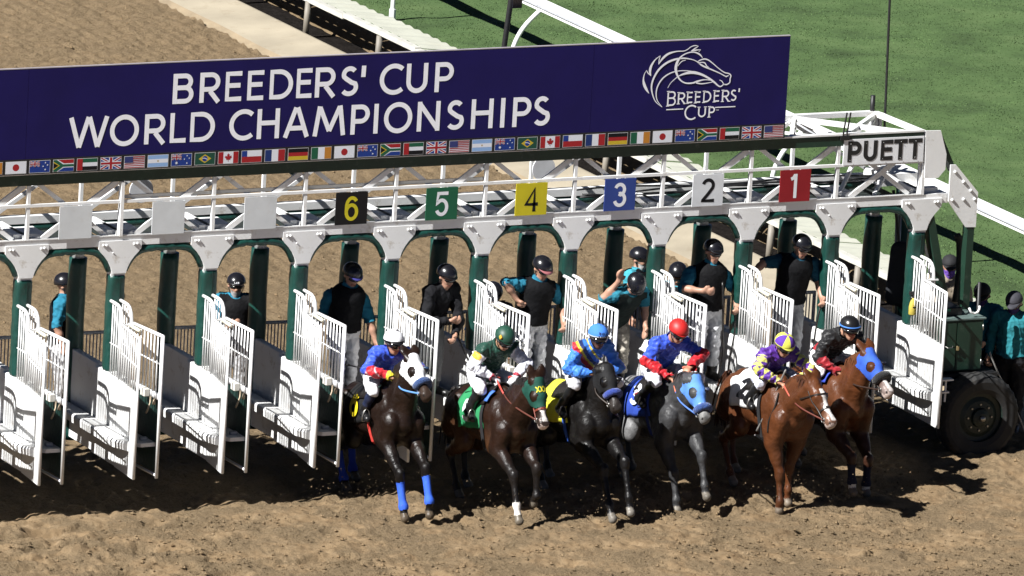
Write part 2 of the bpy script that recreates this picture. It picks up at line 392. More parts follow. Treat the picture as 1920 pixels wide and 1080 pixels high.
def make_turf_rail():
    t = thing('turf_rail', 'white rail on curved gooseneck posts edging the green turf course', 'rail')
    WR = mat('white_plastic_rail', (.82, .82, .82), rough=.35, var=.03)
    for i in range(6):
        y0 = -3.6+i*6.0
        m = MB().bar((16.68, y0, 1.0), (16.68, y0+5.99, 1.0), .15, .13); m.build('rail', WR, t)
        m = MB().bar((16.595, y0, 1.005), (16.595, y0+5.99, 1.005), .03, .028); m.build('rail_groove', GREYW, t)
    for y in (-3.6, .35, 4.3, 8.3, 12.3, 16.3, 20.35, 24.3, 28.3):
        pts = []
        for k in range(13):
            u = k/12; pts.append((16.2+.42*max(0, (u-.25)/.75)**1.9, y, .05+.93*u-.1*max(0, u-.7)))
        m = MB().tube(pts, .034, 10); p = m.build('post', WR, t, True)
        m = MB().tube([(16.2, y, -.02), (16.2, y, .17)], .05, 10); m.build('socket', WR, p)
    bake(t, (16.4, 8, 0))
make_turf_rail()
# ------------------------------------------------------------------ starting gate
W = 1.17
GATE = thing('starting_gate', 'long white steel starting gate with green padded posts and open stall doors', 'starting gate')
KS = range(-1, 11)
def inst(name, me, parent, loc=(0, 0, 0)):
    o = link(name, me, parent); o.location = loc; return o

def gate_frame():
    X0, X1 = -2.4, 11.68
    MB().box(X0, 12.06, 0, .10, 2.935, 3.05).build('front_beam', WHITE, GATE)
    MB().box(X0, X1, -.012, .0, 3.052, 3.064).build('beam_lip', WHITE, GATE)
    MB().box(X0, 12.06, 1.12, 1.22, 2.975, 3.065).build('rear_beam', WHITE, GATE)
    MB().bar((X0, 0.0, 3.462), (X1, 0.0, 3.462), .03, .034).build('plate_rail', WHITE2, GATE)
    MB().bar((1.2, .05, 3.505), (5.86, .05, 3.505), .02, .042).build('plate_rail', mat('dusty_white', (.6, .58, .54), rough=.6, dirt=((.35, .3, .22), .6, 6)), GATE)
    MB().box(X0, 11.66, -.02, .05, 3.705, 3.832).build('top_beam', GREEN, GATE)
    MB().bar((X0, .0, 3.845), (11.66, .0, 3.845), .07, .022).build('top_cap', WHITE, GATE)
    MB().bar((X0, 1.2, 3.80), (11.64, 1.2, 3.80), .07, .06).build('rear_top_beam', WHITE, GATE)
    # underside panel, cables
    for k in KS:
        x = k*W
        wide = .075 if k in (1,) else .042
        MB().bar((x, .012, 3.05), (x, .012, 3.70), wide, .04).build('truss_brace', WHITE, GATE)
        MB().bar((x, 1.17, 3.065), (x, 1.17, 3.77), .04, .04).build('truss_brace', WHITE, GATE)
        MB().bar((x, .06, 3.075), (x, 1.13, 3.075), .05, .05).build('cross_tie', WHITE, GATE)
        MB().bar((x, .05, 3.79), (x, 1.16, 3.79), .045, .045).build('cross_tie', WHITE, GATE)
        MB().box(x-.12, x+.28, .12, .50, 3.044, 3.10).build('mount_block', WHITE, GATE)
        if k < 10: MB().box(x+.02, x+W-.02, .30, 1.04, 2.900, 2.910).build('catwalk_plate', mat('catwalk_gap_shade', (.010, .016, .014), rough=.85, var=.2), GATE); MB().box(x+.02, x+W-.02, .11, .29, 2.900, 2.912).build('catwalk_plate', WHITE, GATE)  # rear plates: near-black colour stands in for the shaded gap in the floor
        if k < 10:
            MB().bar((x+.19, .030, 3.055), (x+W-.05, .030, 3.70), .062, .03, up=(0, 1, 0)).build('truss_brace', WHITE, GATE)
            MB().bar((x+.14, .064, 3.70), (x+W-.16, .064, 3.055), .05, .03, up=(0, 1, 0)).build('truss_brace', WHITE, GATE)
            MB().bar((x+.06, 1.165, 3.075), (x+W-.05, 1.165, 3.76), .045, .035, up=(0, 1, 0)).build('truss_brace', WHITE, GATE)
            MB().bar((x+W-.05, .07, 3.775), (x+.06, 1.15, 3.775), .045, .03).build('top_brace', WHITE, GATE)
    # long cables lying on the lower truss
    for q, (yy, zz) in enumerate(((.55, 3.13), (.66, 3.11), (.8, 3.12))):
        pts = [(x, yy+.06*math.sin(x*1.3+q), zz+.03*math.sin(x*2.1+q*2)) for x in np.arange(7.4, 11.5, .15)]
        MB().tube(pts, .012, 6).build('cable', BLACK, GATE, True)
    # gussets
    P = [(-.27, 3.0), (-.27, 2.905), (-.235, 2.86), (-.185, 2.81), (-.14, 2.75), (-.105, 2.68), (-.085, 2.612)]
    poly = P+[(-a, b) for a, b in reversed(P)]
    gm = MB().prism(poly, -.022, -.002).mesh('gusset_plate', WHITE)
    bm = MB().sphere((0, -.026, 0), (.016, .016, .016), 10, 6).mesh('bolt', WHITE2, True)
    cm = MB().box(-.088, .088, .005, .13, 2.56, 2.66).mesh('collar', WHITE)
    # padded front post: wrinkled box
    rs = np.random.RandomState(2)
    def pad_post(hw, hd, z0, z1, cy, seed):
        zs = np.arange(z0, z1+.001, .03); n = len(zs); ring = []
        for a in np.linspace(0, 2*math.pi, 25)[:-1]:
            c, s = math.cos(a), math.sin(a); p = 5
            r = (abs(c)**p+abs(s)**p)**(-1/p); ring.append((c*r, s*r))
        m = MB(); vs = []
        for i, z in enumerate(zs):
            for j, (c, s) in enumerate(ring):
                w = 1+.05*float(vnoise(np.array(j*.35+seed*7.), np.array(z*3+j*.3), .25, seed))+(-.06 if i in (0, n-1) else 0)
                vs.append((c*hw*w, cy+s*hd*w, z))
        k = len(ring); fs = [(i*k+j, i*k+(j+1) % k, (i+1)*k+(j+1) % k, (i+1)*k+j) for i in range(n-1) for j in range(k)]
        fs += [tuple(range(k-1, -1, -1)), tuple((n-1)*k+j for j in range(k))]
        return m.add(vs, fs)
    posts = [pad_post(.098, .085, 1.44, 2.585, .07, s).mesh('front_post', PAD, True) for s in range(4)]
    seam = [MB().bar((.02+.004*s, -.017, 1.46), (.02, -.017, 2.57), .006, .006).mesh('seam', PADD) for s in range(2)]
    rp = []
    for s in range(3):
        m = MB(); zs = np.linspace(.35, 2.53, 24)
        m.tube([(.004*math.sin(z*5+s), 1.17, z) for z in zs], [.108+.003*math.sin(z*9+s*2) for z in zs], 18); rp.append(m.mesh('rear_post', PAD, True))
    rc = MB().tube([(0, 1.17, 2.5), (0, 1.17, 3.06)], .075, 14).mesh('collar', WHITE, True)
    for k in KS:
        x = k*W
        o = inst('gusset_plate', gm, GATE, (x, 0, 0))
        for dx, z in ((-.215, 2.955), (-.175, 2.952), (.175, 2.955), (.215, 2.958)):
            inst('bolt', bm, o, (dx, 0, z))
        if k % 2: inst('bolt', bm, o, (-.09, .004, 2.86)).scale = (.6, .9, .6)
        o = inst('front_post', posts[k % 4], GATE, (x, 0, 0)); inst('collar', cm, o); inst('seam', seam[k % 2], o)
        if k < 10 or True:
            o = inst('rear_post', rp[k % 3], GATE, (x, 0, 0)); inst('collar', rc, o)
    # arch padding under the beam between the gussets, plus the padding of the rear beam
    am = []
    for s in range(3):
        m = MB(); A = [(.10, 2.63), (.125, 2.70), (.165, 2.77), (.215, 2.825), (.28, 2.865), (.36, 2.885)]
        B = [(W-a, b) for a, b in reversed(A)]
        mid = [(x, 2.89+.004*math.sin(x*40+s)) for x in np.linspace(.42, W-.42, 9)]
        path = A+mid+B
        pts = [(a, .055, b) for a, b in path]; R = [.035, .042, .045, .047, .05, .052]+[.05+.005*math.sin(i*2.2+s) for i in range(9)]+[.052, .05, .047, .045, .042, .035]
        m.tube(pts, R, 12, flat=((0, 1, 0), 1.35)); am.append(m.mesh('arch_padding', PAD, True))
    rb = MB().tube([(.03, 1.17, 2.925), (W/2, 1.17, 2.91), (W-.03, 1.17, 2.925)], .058, 10).mesh('rear_padding', PAD, True)
    for k in range(-1, 10):
        o = inst('arch_padding', am[k % 3], GATE, (k*W, 0, 0))
        inst('rear_padding', rb, GATE, (k*W, 0, 0))

def partitions():
    XL, XR = -.10, .045                      # faces of the partition's front part
    # wall: thicker front block, thinner rear part
    wall = MB().bbox(XL, XR, -.36, .33, .395, 1.44, .012).mesh('stall_partition', WHITE)
    rear = MB().bbox(-.055, .03, .331, 1.28, .39, 1.455, .01).mesh('rear_wall', WHITE)
        # ledge on both faces, rounded outer edge
    def ledge(side, y0, y1):
        s = -1 if side < 0 else 1; x_in = XL if side < 0 else XR; wd = .22 if side < 0 else .12
        prof = [(0, .832), (wd-.03, .848), (wd-.008, .84), (wd, .82), (wd-.005, .745), (wd-.03, .735), (0.0, .66)]
        ys = [y0, y1]; vs = [(x_in+s*(p+.002), y, z) for y in ys for p, z in prof]; n = len(prof)
        fs = [tuple(range(n)), tuple(range(2*n-1, n-1, -1))]+[(i, i+n, (i+1) % n+n, (i+1) % n) for i in range(n)]
        return MB().add(vs, fs)
    led = ledge(-1, -.40, 1.25).mesh('ledge', WHITE); led2 = ledge(1, -.35, 1.2).mesh('ledge', WHITE)
    # curved rails
    def crail(x):
        m = MB(); p = [(x, -.03, 2.29), (x, -.16, 2.29), (x, -.24, 2.285), (x, -.30, 2.262), (x, -.345, 2.215), (x, -.365, 2.15), (x, -.37, 2.06), (x, -.37, 1.43)]
        m.tube(p, [.021]*6+[.024]*2, 8); return m
    rl = crail(XL+.012).mesh('curved_rail', WHITE2, True); rr = crail(XR-.012).mesh('curved_rail', WHITE2, True)
    def rbars(x):
        m = MB()
        for i, y in enumerate((-.10, -.165, -.23, -.295)): m.tube([(x, y, 1.43), (x, y, 2.275-.012*i)], .009, 6)
        m.tube([(x, -.06, 1.80), (x, -.36, 1.80)], .009, 6); return m
    bl = rbars(XL+.012).mesh('rail_bars', WHITE2, True); br = rbars(XR-.012).mesh('rail_bars', WHITE2, True)
    tie = MB().box(XL-.01, XR+.04, -.40, -.35, 2.075, 2.092).mesh('tie_plate', WHITE2)
    # door leaves, hinged at the front of the partition; built in leaf space: t forward (0..LN), z, then turned
    LN = .80
    def leaf(a, b, inner):
        a = np.array(a); b = np.array(b); d = (b-a)/np.linalg.norm(b-a); nrm = np.array((-d[1], d[0]))
        if nrm[0] > 0: nrm = -nrm                       # towards -x (camera side)
        def q(t, off=0.): p = a+d*t+nrm*off; return p[0], p[1]
        LNl = float(np.linalg.norm(b-a))
        fr = MB(); T = lambda t, z, o=0.: (*q(t, o), z)
        pan = MB()
        def pbox(m, t0, t1, o0, o1, z00, z01, z10, z11):   # z at t0 (lo,hi) and t1 (lo,hi)
            vs = [(*q(t0, o0), z00), (*q(t1, o0), z10), (*q(t1, o1), z10), (*q(t0, o1), z00), (*q(t0, o0), z01), (*q(t1, o0), z11), (*q(t1, o1), z11), (*q(t0, o1), z01)]
            m.add(vs, [(0,3,2,1),(4,5,6,7),(0,1,5,4),(1,2,6,5),(2,3,7,6),(3,0,4,7)])
        bars = MB(); topz = 2.085
        n = 8
        if not inner:
            pbox(pan, .012, LNl-.015, -.02, .02, .40, 1.435, .445, 1.455)
            for i in range(n): t = .06+(LNl-.11)*i/(n-1); bars.tube([T(t, 1.44), T(t, topz)], .0095, 6)
            bars.tube([T(.03, 1.76), T(LNl-.02, 1.76)], .0095, 6)
            fr.tube([T(.02, topz), T(LNl-.01, topz+.02)], .019, 8); fr.tube([T(LNl-.01, .44), T(LNl-.01, topz+.03)], .017, 8)
        else:
            pbox(pan, .03, LNl-.05, -.045, -.005, .50, 1.36, .50, 1.36)
            n = 9
            for i in range(n): t = .05+(LNl-.09)*i/(n-1); bars.tube([T(t, 1.42), T(t, topz+.015)], .0095, 6)
            bars.tube([T(.03, 1.78), T(LNl-.02, 1.78)], .0095, 6)
            fr.tube([T(0, topz+.01), T(LNl, topz+.035)], .022, 8); fr.tube([T(LNl-.005, .44), T(LNl-.005, topz+.045)], .021, 8)
            fr.tube([T(.05, .46), T(LNl-.005, .47)], .018, 8)
            pbox(fr, .02, LNl-.02, -.02, .02, 1.365, 1.43, 1.365, 1.43)
        return pan, bars, fr, T, LNl, pbox
    A1, B1 = (XL+.012, -.375), (-.215, -1.15); A2, B2 = (XR+.012, -.36), (.062, -1.15)
    p1, b1, f1, T1, L1, pb1 = leaf(A1, B1, False); p2, b2, f2, T2, L2, pb2 = leaf(A2, B2, True)
    m_p1 = p1.mesh('front_door', WHITE); m_b1 = b1.mesh('bars', WHITE2, True); m_f1 = f1.mesh('frame', WHITE2, True)
    m_p2 = p2.mesh('front_door', PADD); m_b2 = b2.mesh('bars', WHITE2, True); m_f2 = f2.mesh('frame', WHITE2, True)
    # ledge nose carried by the left leaf: tapering rounded shelf
    nose = []
    for i in range(13):
        u = i/12; t = .02+(L1-.20)*u; wdt = .215*math.sqrt(max(0, 1-u**2.6)); nose.append((t, wdt))
    vs = []; 
    for t, wd in nose:
        for o, z in ((.022, .842), (.022+max(wd-.025, 0), .846), (.022+wd, .82), (.022+max(wd-.01, 0), .75), (.022, .70+.04*(t/L1))): vs.append(T1(t, z, o))
    fs = []
    for i in range(12):
        for j in range(4): fs.append((i*5+j, i*5+j+1, (i+1)*5+j+1, (i+1)*5+j))
    fs.append((4, 3, 2, 1, 0))
    m_nose = MB().add(vs, fs).mesh('ledge_nose', WHITE, False)
    # shelf between the two leaves
    m = MB(); yy = [-.55, -.75, -.95, -1.03, -1.07]; xr = [.045, .055, .10, .12, .10]; xl = [-.12, -.15, -.17, -.165, -.12]
    vs = [(x, y, z) for y, a, b in zip(yy, xl, xr) for x, z in ((a, .845), (b, .845), (b, .80), (a, .80))]; fs = []
    for i in range(4):
        for j in range(4): fs.append((i*4+j, i*4+(j+1) % 4, (i+1)*4+(j+1) % 4, (i+1)*4+j))
    fs += [(3, 2, 1, 0), (16, 17, 18, 19)]
    m_shelf = m.add(vs, fs).mesh('shelf', WHITE)
    m_lamp = MB().bbox(-.07, .02, -.96, -.90, .846, .885, .006).mesh('shelf_box', GREYW)
    m_latch = MB().bbox(-.04, .035, -.93, -.82, 1.36, 1.455, .008).mesh('latch_box', mat('aged_white', (.66, .64, .58), rough=.5, var=.1, dirt=((.25, .17, .1), .6, 18)))
    lm = MB().tube([(.02, -.98, 1.38), (.0, -1.02, 1.31), (-.04, -1.03, 1.22), (-.05, -1.02, 1.19)], .012, 7); lm.tube([(.04, -1.05, 1.36), (.02, -1.07, 1.30)], .02, 7)
    m_lever = lm.mesh('latch_lever', mat('rusty_steel', (.30, .24, .17), rough=.5, metal=.5, var=.3), True)
    m_cush = MB().tube([(.01, -.40, 2.075), (.02, -.62, 2.065)], .022, 10).mesh('spring_tube', mat('ivory_tube', (.70, .66, .52), rough=.4), True)
    # rear railing of the stall
    def rear_gate():
        m = MB(); x0, x1 = .09, .52
        m.tube([(x0, 1.32, .55), (x0, 1.32, 1.52), (x0+.015, 1.32, 1.56), (x0+.05, 1.32, 1.575), (x1, 1.34, 1.565)], .022, 8)
        m.tube([(x1, 1.34, .5), (x1, 1.34, 1.58)], .016, 8); b = MB()
        for i in range(9): b.tube([(x0+.05+i*.044, 1.33, .5), (x0+.05+i*.044, 1.33, 1.56)], .008, 6)
        b.tube([(x0, 1.33, 1.1), (x1, 1.33, 1.1)], .009, 6)
        return m.mesh('rear_gate', GREYW, True), b.mesh('bars', GREYW, True)
    rg, rgb = rear_gate()
    rs = np.random.RandomState(12)
    def swing(o, x, piv, deg):
        a = rad(deg); c, s = math.cos(a), math.sin(a); o.rotation_euler = (0, 0, a)
        o.location = (x+piv[0]-(c*piv[0]-s*piv[1]), piv[1]-(s*piv[0]+c*piv[1]), 0); return o
    for k in KS:
        x = k*W
        P = inst('stall_partition', wall, GATE, (x, 0, 0))
        inst('rear_wall', rear, P); inst('ledge', led, P); inst('ledge', led2, P)
        inst('curved_rail', rl, P); inst('curved_rail', rr, P); inst('rail_bars', bl, P); inst('rail_bars', br, P); inst('tie_plate', tie, P)
        o = swing(inst('front_door', m_p1, GATE, (x, 0, 0)), x, A1, -rs.uniform(-1.2, 2.6)); inst('bars', m_b1, o); inst('frame', m_f1, o); inst('ledge_nose', m_nose, o)
        if k < 10:
            o = swing(inst('front_door', m_p2, GATE, (x, 0, 0)), x, A2, rs.uniform(-1.2, 2.2)); inst('bars', m_b2, o); inst('frame', m_f2, o); inst('latch_box', m_latch, o); inst('latch_lever', m_lever, o); inst('shelf', m_shelf, o); inst('shelf_box', m_lamp, o); inst('spring_tube', m_cush, o)
            o = inst('rear_gate', rg, GATE, (x, 0, 0)); inst('bars', rgb, o)

def gate_end():
    MB().prism([(11.68, 3.846), (11.884, 3.841), (11.982, 3.545), (11.98, 3.355), (11.89, 3.256), (11.704, 3.258)], -.035, -.018).build('end_plate', WHITE, GATE)
    o = MB().prism([(12.049, 3.41), (12.122, 3.407), (12.449, 3.055), (12.449, 2.622), (12.31, 2.628), (12.05, 2.956)], -.04, -.018).build('corner_plate', WHITE, GATE)
    for x, z in ((12.112, 3.322), (12.236, 3.194), (12.342, 3.082), (12.097, 2.976), (12.252, 2.976), (12.404, 2.972)):
        MB().sphere((x, -.046, z), .02, 10, 6).build('bolt', WHITE2, o, True)
    MB().bar((12.39, .03, 1.55), (12.388, .03, 3.06), .125, .09).build('end_post', GREEN, GATE)
    MB().bar((12.1, .06, 1.75), (11.80, .06, 2.90), .15, .10).build('end_strut', GREEN, GATE)
    MB().bar((12.0, .10, 1.9), (11.72, .10, 2.75), .03, .03).build('strut_edge', WHITE2, GATE)
    MB().bar((11.9, .05, 3.75), (12.12, .05, 3.32), .12, .06).build('corner_brace', GREEN, GATE)
    MB().bar((11.68, .04, 3.05), (11.68, .04, 3.84), .05, .05).build('truss_brace', WHITE, GATE)
    MB().bar((11.64, 1.18, 3.05), (11.64, 1.18, 3.82), .05, .05).build('truss_brace', WHITE, GATE)
    MB().bar((11.66, .05, 3.815), (11.64, 1.17, 3.80), .06, .06).build('cross_tie', WHITE, GATE)
    MB().bar((10.6, .05, 3.80), (11.6, 1.15, 3.78), .055, .05).build('top_brace', WHITE, GATE)
    MB().bar((10.5, 1.15, 3.79), (11.6, .06, 3.79), .09, .05).build('top_brace', WHITE, GATE)
    MB().box(12.0, 12.07, .1, 1.2, 2.955, 3.045).build('end_tie', WHITE, GATE)
    for a, b, w in (((10.62, .10, 3.08), (11.60, 1.14, 3.74), .045), ((11.60, .10, 3.10), (10.60, 1.14, 3.74), .04), ((11.05, .06, 3.70), (11.62, 1.12, 3.10), .035), ((10.45, 1.16, 3.75), (11.58, 1.16, 3.10), .045), ((9.9, .06, 3.79), (10.5, 1.14, 3.79), .05), ((11.1, .10, 3.06), (11.95, .95, 3.5), .04)):
        MB().bar(a, b, w, .04).build('truss_brace', WHITE, GATE)
    MB().box(11.4, 11.9, .5, .95, 3.052, 3.2).build('mount_block', WHITE, GATE)
    MB().tube([(12.2, 1.2, .6), (12.1, 1.18, 2.95)], .10, 16).build('end_rear_post', PAD, GATE, True)
    MB().tube([(11.95, .9, 1.1), (11.93, .95, 2.95)], .022, 8).build('pipe', STEEL, GATE, True)
    MB().bar((12.15, .25, 1.2), (11.98, .95, 2.9), .04, .04).build('end_strut', WHITE, GATE)
    # dark canvas bag and towels hanging behind the last post
    # axle, engine box
    MB().box(11.75, 12.6, -.55, .9, .80, .93).build('axle_frame', BLACK, GATE)
    box = MB().bbox(11.80, 12.42, -.45, .05, .945, 1.58, .01).build('engine_box', GREEN, GATE)
    MB().box(11.78, 12.44, -.47, .07, 1.582, 1.60).build('lid', mat('worn_green_top', (.10, .14, .13), rough=.55, var=.25, nscale=8), box)
    MB().box(12.06, 12.40, -.462, -.452, .97, 1.555).build('door', GREEN, box)
    MB().box(11.82, 12.04, -.462, -.452, 1.26, 1.555).build('door', GREEN, box)
    MB().box(11.82, 12.04, -.472, -.452, .97, 1.235).build('door', GREEN, box)
    MB().bbox(12.05, 12.085, -.49, -.466, 1.21, 1.27, .006).build('padlock', mat('brass', (.5, .4, .22), rough=.35, metal=.8), box)
    MB().tube([(11.9, -.475, 1.27), (11.92, -.5, 1.255), (11.98, -.5, 1.255), (12.0, -.475, 1.27)], .007, 6).build('handle', STEEL, box)
    for z in (1.05, 1.48): MB().tube([(12.405, -.466, z-.035), (12.405, -.466, z+.035)], .009, 8).build('hinge', STEEL, box, True)
    MB().bbox(11.85, 12.2, -.3, .02, 1.601, 1.70, .01).build('control_unit', BLACK, box)
    MB().box(11.93, 12.03, -.306, -.3005, 1.66, 1.69).build('control_label', flat((.05, .22, .14)), box)
    hk = MB().tube([(12.22, -.42, 1.72), (12.24, -.43, 1.67), (12.29, -.43, 1.645), (12.34, -.43, 1.665), (12.36, -.43, 1.71), (12.355, -.43, 1.74)], .014, 8).build('hook', WHITE2, box, True)
    # step beside the last door
    st = MB().box(11.53, 11.74, -1.02, -.92, .985, 1.005); st.box(11.53, 11.70, -1.0, -.94, .83, .85); st.bar((11.6, -.97, .68), (11.6, -.97, .99), .025); st.bar((11.66, -.97, .72), (11.66, -.97, .99), .02)
    st.build('step', WHITE2, GATE)
    # wheel
    wc = np.array((12.26, -.70, .445)); R = .535
    prof = [(.30, -.115), (.36, -.145), (.45, -.155), (.50, -.14), (.527, -.10), (.535, -.05), (.535, .05), (.527, .10), (.50, .14), (.45, .155), (.36, .145), (.30, .115)]
    m = MB(); n = 64; vs = []; fs = []
    for i in range(n):
        a = 2*math.pi*i/n
        for j, (r, y) in enumerate(prof):
            rr = r-(.010 if (i % 2 and 3 <= j <= 8) else 0); vs.append((wc[0]+rr*math.cos(a), wc[1]+y, wc[2]+rr*math.sin(a)))
    k = len(prof)
    for i in range(n):
        for j in range(k-1): fs.append((i*k+j, ((i+1) % n)*k+j, ((i+1) % n)*k+j+1, i*k+j+1))
    WH = thing('wheel', '', ''); del WH['label']; del WH['category']; WH.parent = GATE
    ty = mat('tyre_rubber', (.014, .014, .014), rough=.75, var=.3, nscale=7, dirt=((.07, .06, .048), .6, 6))
    m.add(vs, fs).build('tyre', ty, WH, False)
    m = MB(); rp = [(.31, -.11), (.30, -.06), (.25, -.05), (.20, -.075), (.12, -.085), (.11, -.13), (.06, -.15), (.0, -.15)]
    vs = []; fs = []; n = 32
    for i in range(n):
        a = 2*math.pi*i/n
        for r, y in rp: vs.append((wc[0]+r*math.cos(a), wc[1]+y, wc[2]+r*math.sin(a)))
    k = len(rp)
    for i in range(n):
        for j in range(k-1): fs.append((i*k+j, ((i+1) % n)*k+j, ((i+1) % n)*k+j+1, i*k+j+1))
    m.add(vs, fs).build('rim', mat('rim_paint', (.005, .014, .010), rough=.55, var=.2, dirt=((.05, .045, .035), .6, 9)), WH, False)
    MB().tube([wc+(0, -.15, 0), wc+(0, -.18, 0)], .035, 12).build('hub_cap', STEEL, WH, True)
    for i in range(8):
        a = math.pi*i/4; MB().tube([wc+(.16*math.cos(a), -.075, .16*math.sin(a)), wc+(.16*math.cos(a), -.1, .16*math.sin(a))], .012, 6).build('wheel_nut', STEEL, WH)
    # far rear wheel pair of the axle (seen as a dark mass behind)
    # aerials on the truss
    MB().tube([(6.575, 1.2, 3.8), (6.578, 1.2, 4.807), (6.634, 1.2, 5.387), (6.66, 1.2, 5.9)], .035, 8).build('mast', BLACK, GATE, True)
    MB().tube([(11.79, 1.2, 3.2), (11.78, 1.2, 3.84), (11.74, 1.2, 5.3), (11.735, 1.2, 6.0)], .016, 8).build('mast', BLACK, GATE, True)
    MB().tube([(11.6, 1.2, 3.7), (11.6, 1.2, 4.02)], .03, 8).build('mast', BLACK, GATE, True)
    MB().box(6.63, 6.75, 1.13, 1.2, 5.30, 5.5).build('mast_camera', BLACKG, GATE)
    for dx in (0, .05): MB().bar((10.55+dx, -.03, 3.8), (10.58+dx, -.05, 4.12), .015).build('antenna', BLACK, GATE)
    MB().box(10.52, 10.64, -.05, -.021, 3.78, 3.83).build('antenna_clip', BLACK, GATE)
    # round white disc signals hung on the rear truss
    for x, z in ((1.82, 3.36), (7.05, 3.38)):
        MB().tube([(x, .9, z), (x, .92, z)], .15, 24).build('round_disc', mat('grey_disc', (.55, .56, .58), rough=.5), GATE, False)
    MB().tube([(3.55, .6, 3.62), (3.75, .8, 3.47)], .04, 10).build('green_cylinder', PAD, GATE, True)
gate_frame(); partitions(); gate_end()
bake(GATE, (5.85, .1, 0))
# ------------------------------------------------------------------ lettering: stroke glyphs -> ribbons
def arc(cx, cy, rx, ry, a0, a1, n=14):
    return [(cx+rx*math.cos(rad(a0+(a1-a0)*i/n)), cy+ry*math.sin(rad(a0+(a1-a0)*i/n))) for i in range(n+1)]
def glyph(ch, w, h, t):
    """centre lines of a character in a box w x h, stroke t"""
    e = t/2; L, R, B, T = e, w-e, e, h-e; m = h*.53
    if ch == 'I': return [[(w/2, 0), (w/2, h)]]
    if ch == "'": return [[(w*.5, h), (w*.42, h*.62)]]
    if ch == 'L': return [[(L, h), (L, B), (w, B)]]
    if ch == 'E': return [[(w, T), (L, T), (L, B), (w, B)], [(L, m), (w*.92, m)]]
    if ch == 'H': return [[(L, 0), (L, h)], [(R, 0), (R, h)], [(L, m), (R, m)]]
    if ch == 'T': return [[(0, T), (w, T)], [(w/2, T), (w/2, 0)]]
    if ch == 'U': r = (R-L)/2; return [[(L, h)]+[(L, B+r)]+arc(w/2, B+r, r, r, 180, 360)+[(R, h)]]
    if ch == 'O': return [arc(w/2, h/2, (R-L)/2, (T-B)/2+e*.3, 0, 360, 40)]
    if ch == 'C': r = (T-B)/2+e*.3; return [arc(r+e, h/2, r, r, 48, 312, 30)]
    if ch == 'D': r = (T-B)/2; return [[(L, 0+e), (L, T)]+[(R-r, T)]+arc(R-r, h/2, r, r, 90, -90, 18)+[(L, B)]]
    if ch in 'PR':
        y0 = h*.44; r = (T-y0)/2; xr = R-r-(.02*w if ch == 'R' else 0); q = [[(L, 0), (L, h)], [(L+e*.9, T), (xr, T)]+arc(xr, T-r, r, r, 90, -90, 14)+[(L+e*.9, y0)]]
        if ch == 'R': q.append([(w*.50, y0-e*.8), (w-e*.7, 0)])
        return q
    if ch == 'B':
        y0 = h*.53; r1 = (T-y0)/2; r2 = (y0-B)/2; x1 = R-r1-.05*w; x2 = R-r2
        return [[(L, 0), (L, h)], [(L+e*.9, T), (x1, T)]+arc(x1, T-r1, r1, r1, 90, -90, 12)+[(L+e*.9, y0)], [(x1-.02*w, y0), (x2, y0)]+arc(x2, B+r2, r2, r2, 90, -90, 12)+[(L+e*.9, B)]]
    if ch == 'S':
        r1 = (T-h*.52)/2+.0; r2 = (h*.52-B)/2; c1 = (w*.5, T-r1); c2 = (w*.5, B+r2); rx = (R-L)/2
        return [arc(c1[0]+.02*w, c1[1], rx*.86, r1, 35, 200, 14)+[(w*.5-rx*.45, h*.585), (w*.5+rx*.35, h*.455)]+arc(c2[0], c2[1], rx, r2, 30, -145, 14)]
    if ch == 'A': return [[(e, 0), (w/2-e*.35, h)], [(w/2+e*.35, h), (w-e, 0)], [(w*.22, h*.31), (w*.78, h*.31)]]
    if ch == 'M': return [[(e, 0), (w*.19, h)], [(w*.20, h-e*.4), (w/2, h*.16)], [(w/2, h*.16), (w*.80, h-e*.4)], [(w*.81, h), (w-e, 0)]]
    if ch == 'N': return [[(L, 0), (L, h)], [(L+e*.2, h-e*1.1), (R-e*.2, e*1.1)], [(R, 0), (R, h)]]
    if ch == 'W': return [[(e, h), (w*.27, 0)], [(w*.27, 0), (w/2-e*.2, h)], [(w/2+e*.2, h), (w*.73, 0)], [(w*.73, 0), (w-e, h)]]
    if ch == '1': return [[(w*.62, h), (w*.62, 0)], [(0, h*.79), (w*.30, h*.83), (w*.55, h*.97)]]
    if ch == '2': r = (R-L)/2; return [arc(w/2, T-r, r, r, 165, -30, 16)+[(w*.56, h*.38), (L+.01*w, B+.02*h), (L, B), (w, B)]]
    if ch == '3':
        r1 = h*.215; r2 = h*.245; return [arc(w*.47, T-r1, (R-L)*.45, r1, 160, -80, 14)+[(w*.40, h*.545)], [(w*.40, h*.545)]+arc(w*.48, B+r2, (R-L)/2, r2, 85, -165, 16)]
    if ch == '4': return [[(w*.72, 0), (w*.72, h-e), (L*.8, h*.30), (w, h*.30)]]
    if ch == '5': r = h*.29; return [[(w*.95, T), (w*.22, T), (w*.12, h*.50)]+arc(w*.49, B+r, (R-L)/2, r, 135, -155, 18)]
    if ch == '6': r = h*.285; return [arc(w/2, B+r, (R-L)/2, r, 0, 360, 26), [(L, B+r), (L, h*.56)]+arc(w*.52, T-h*.34, (R-L)*.52, h*.34, 175, 38, 14)]
    return []
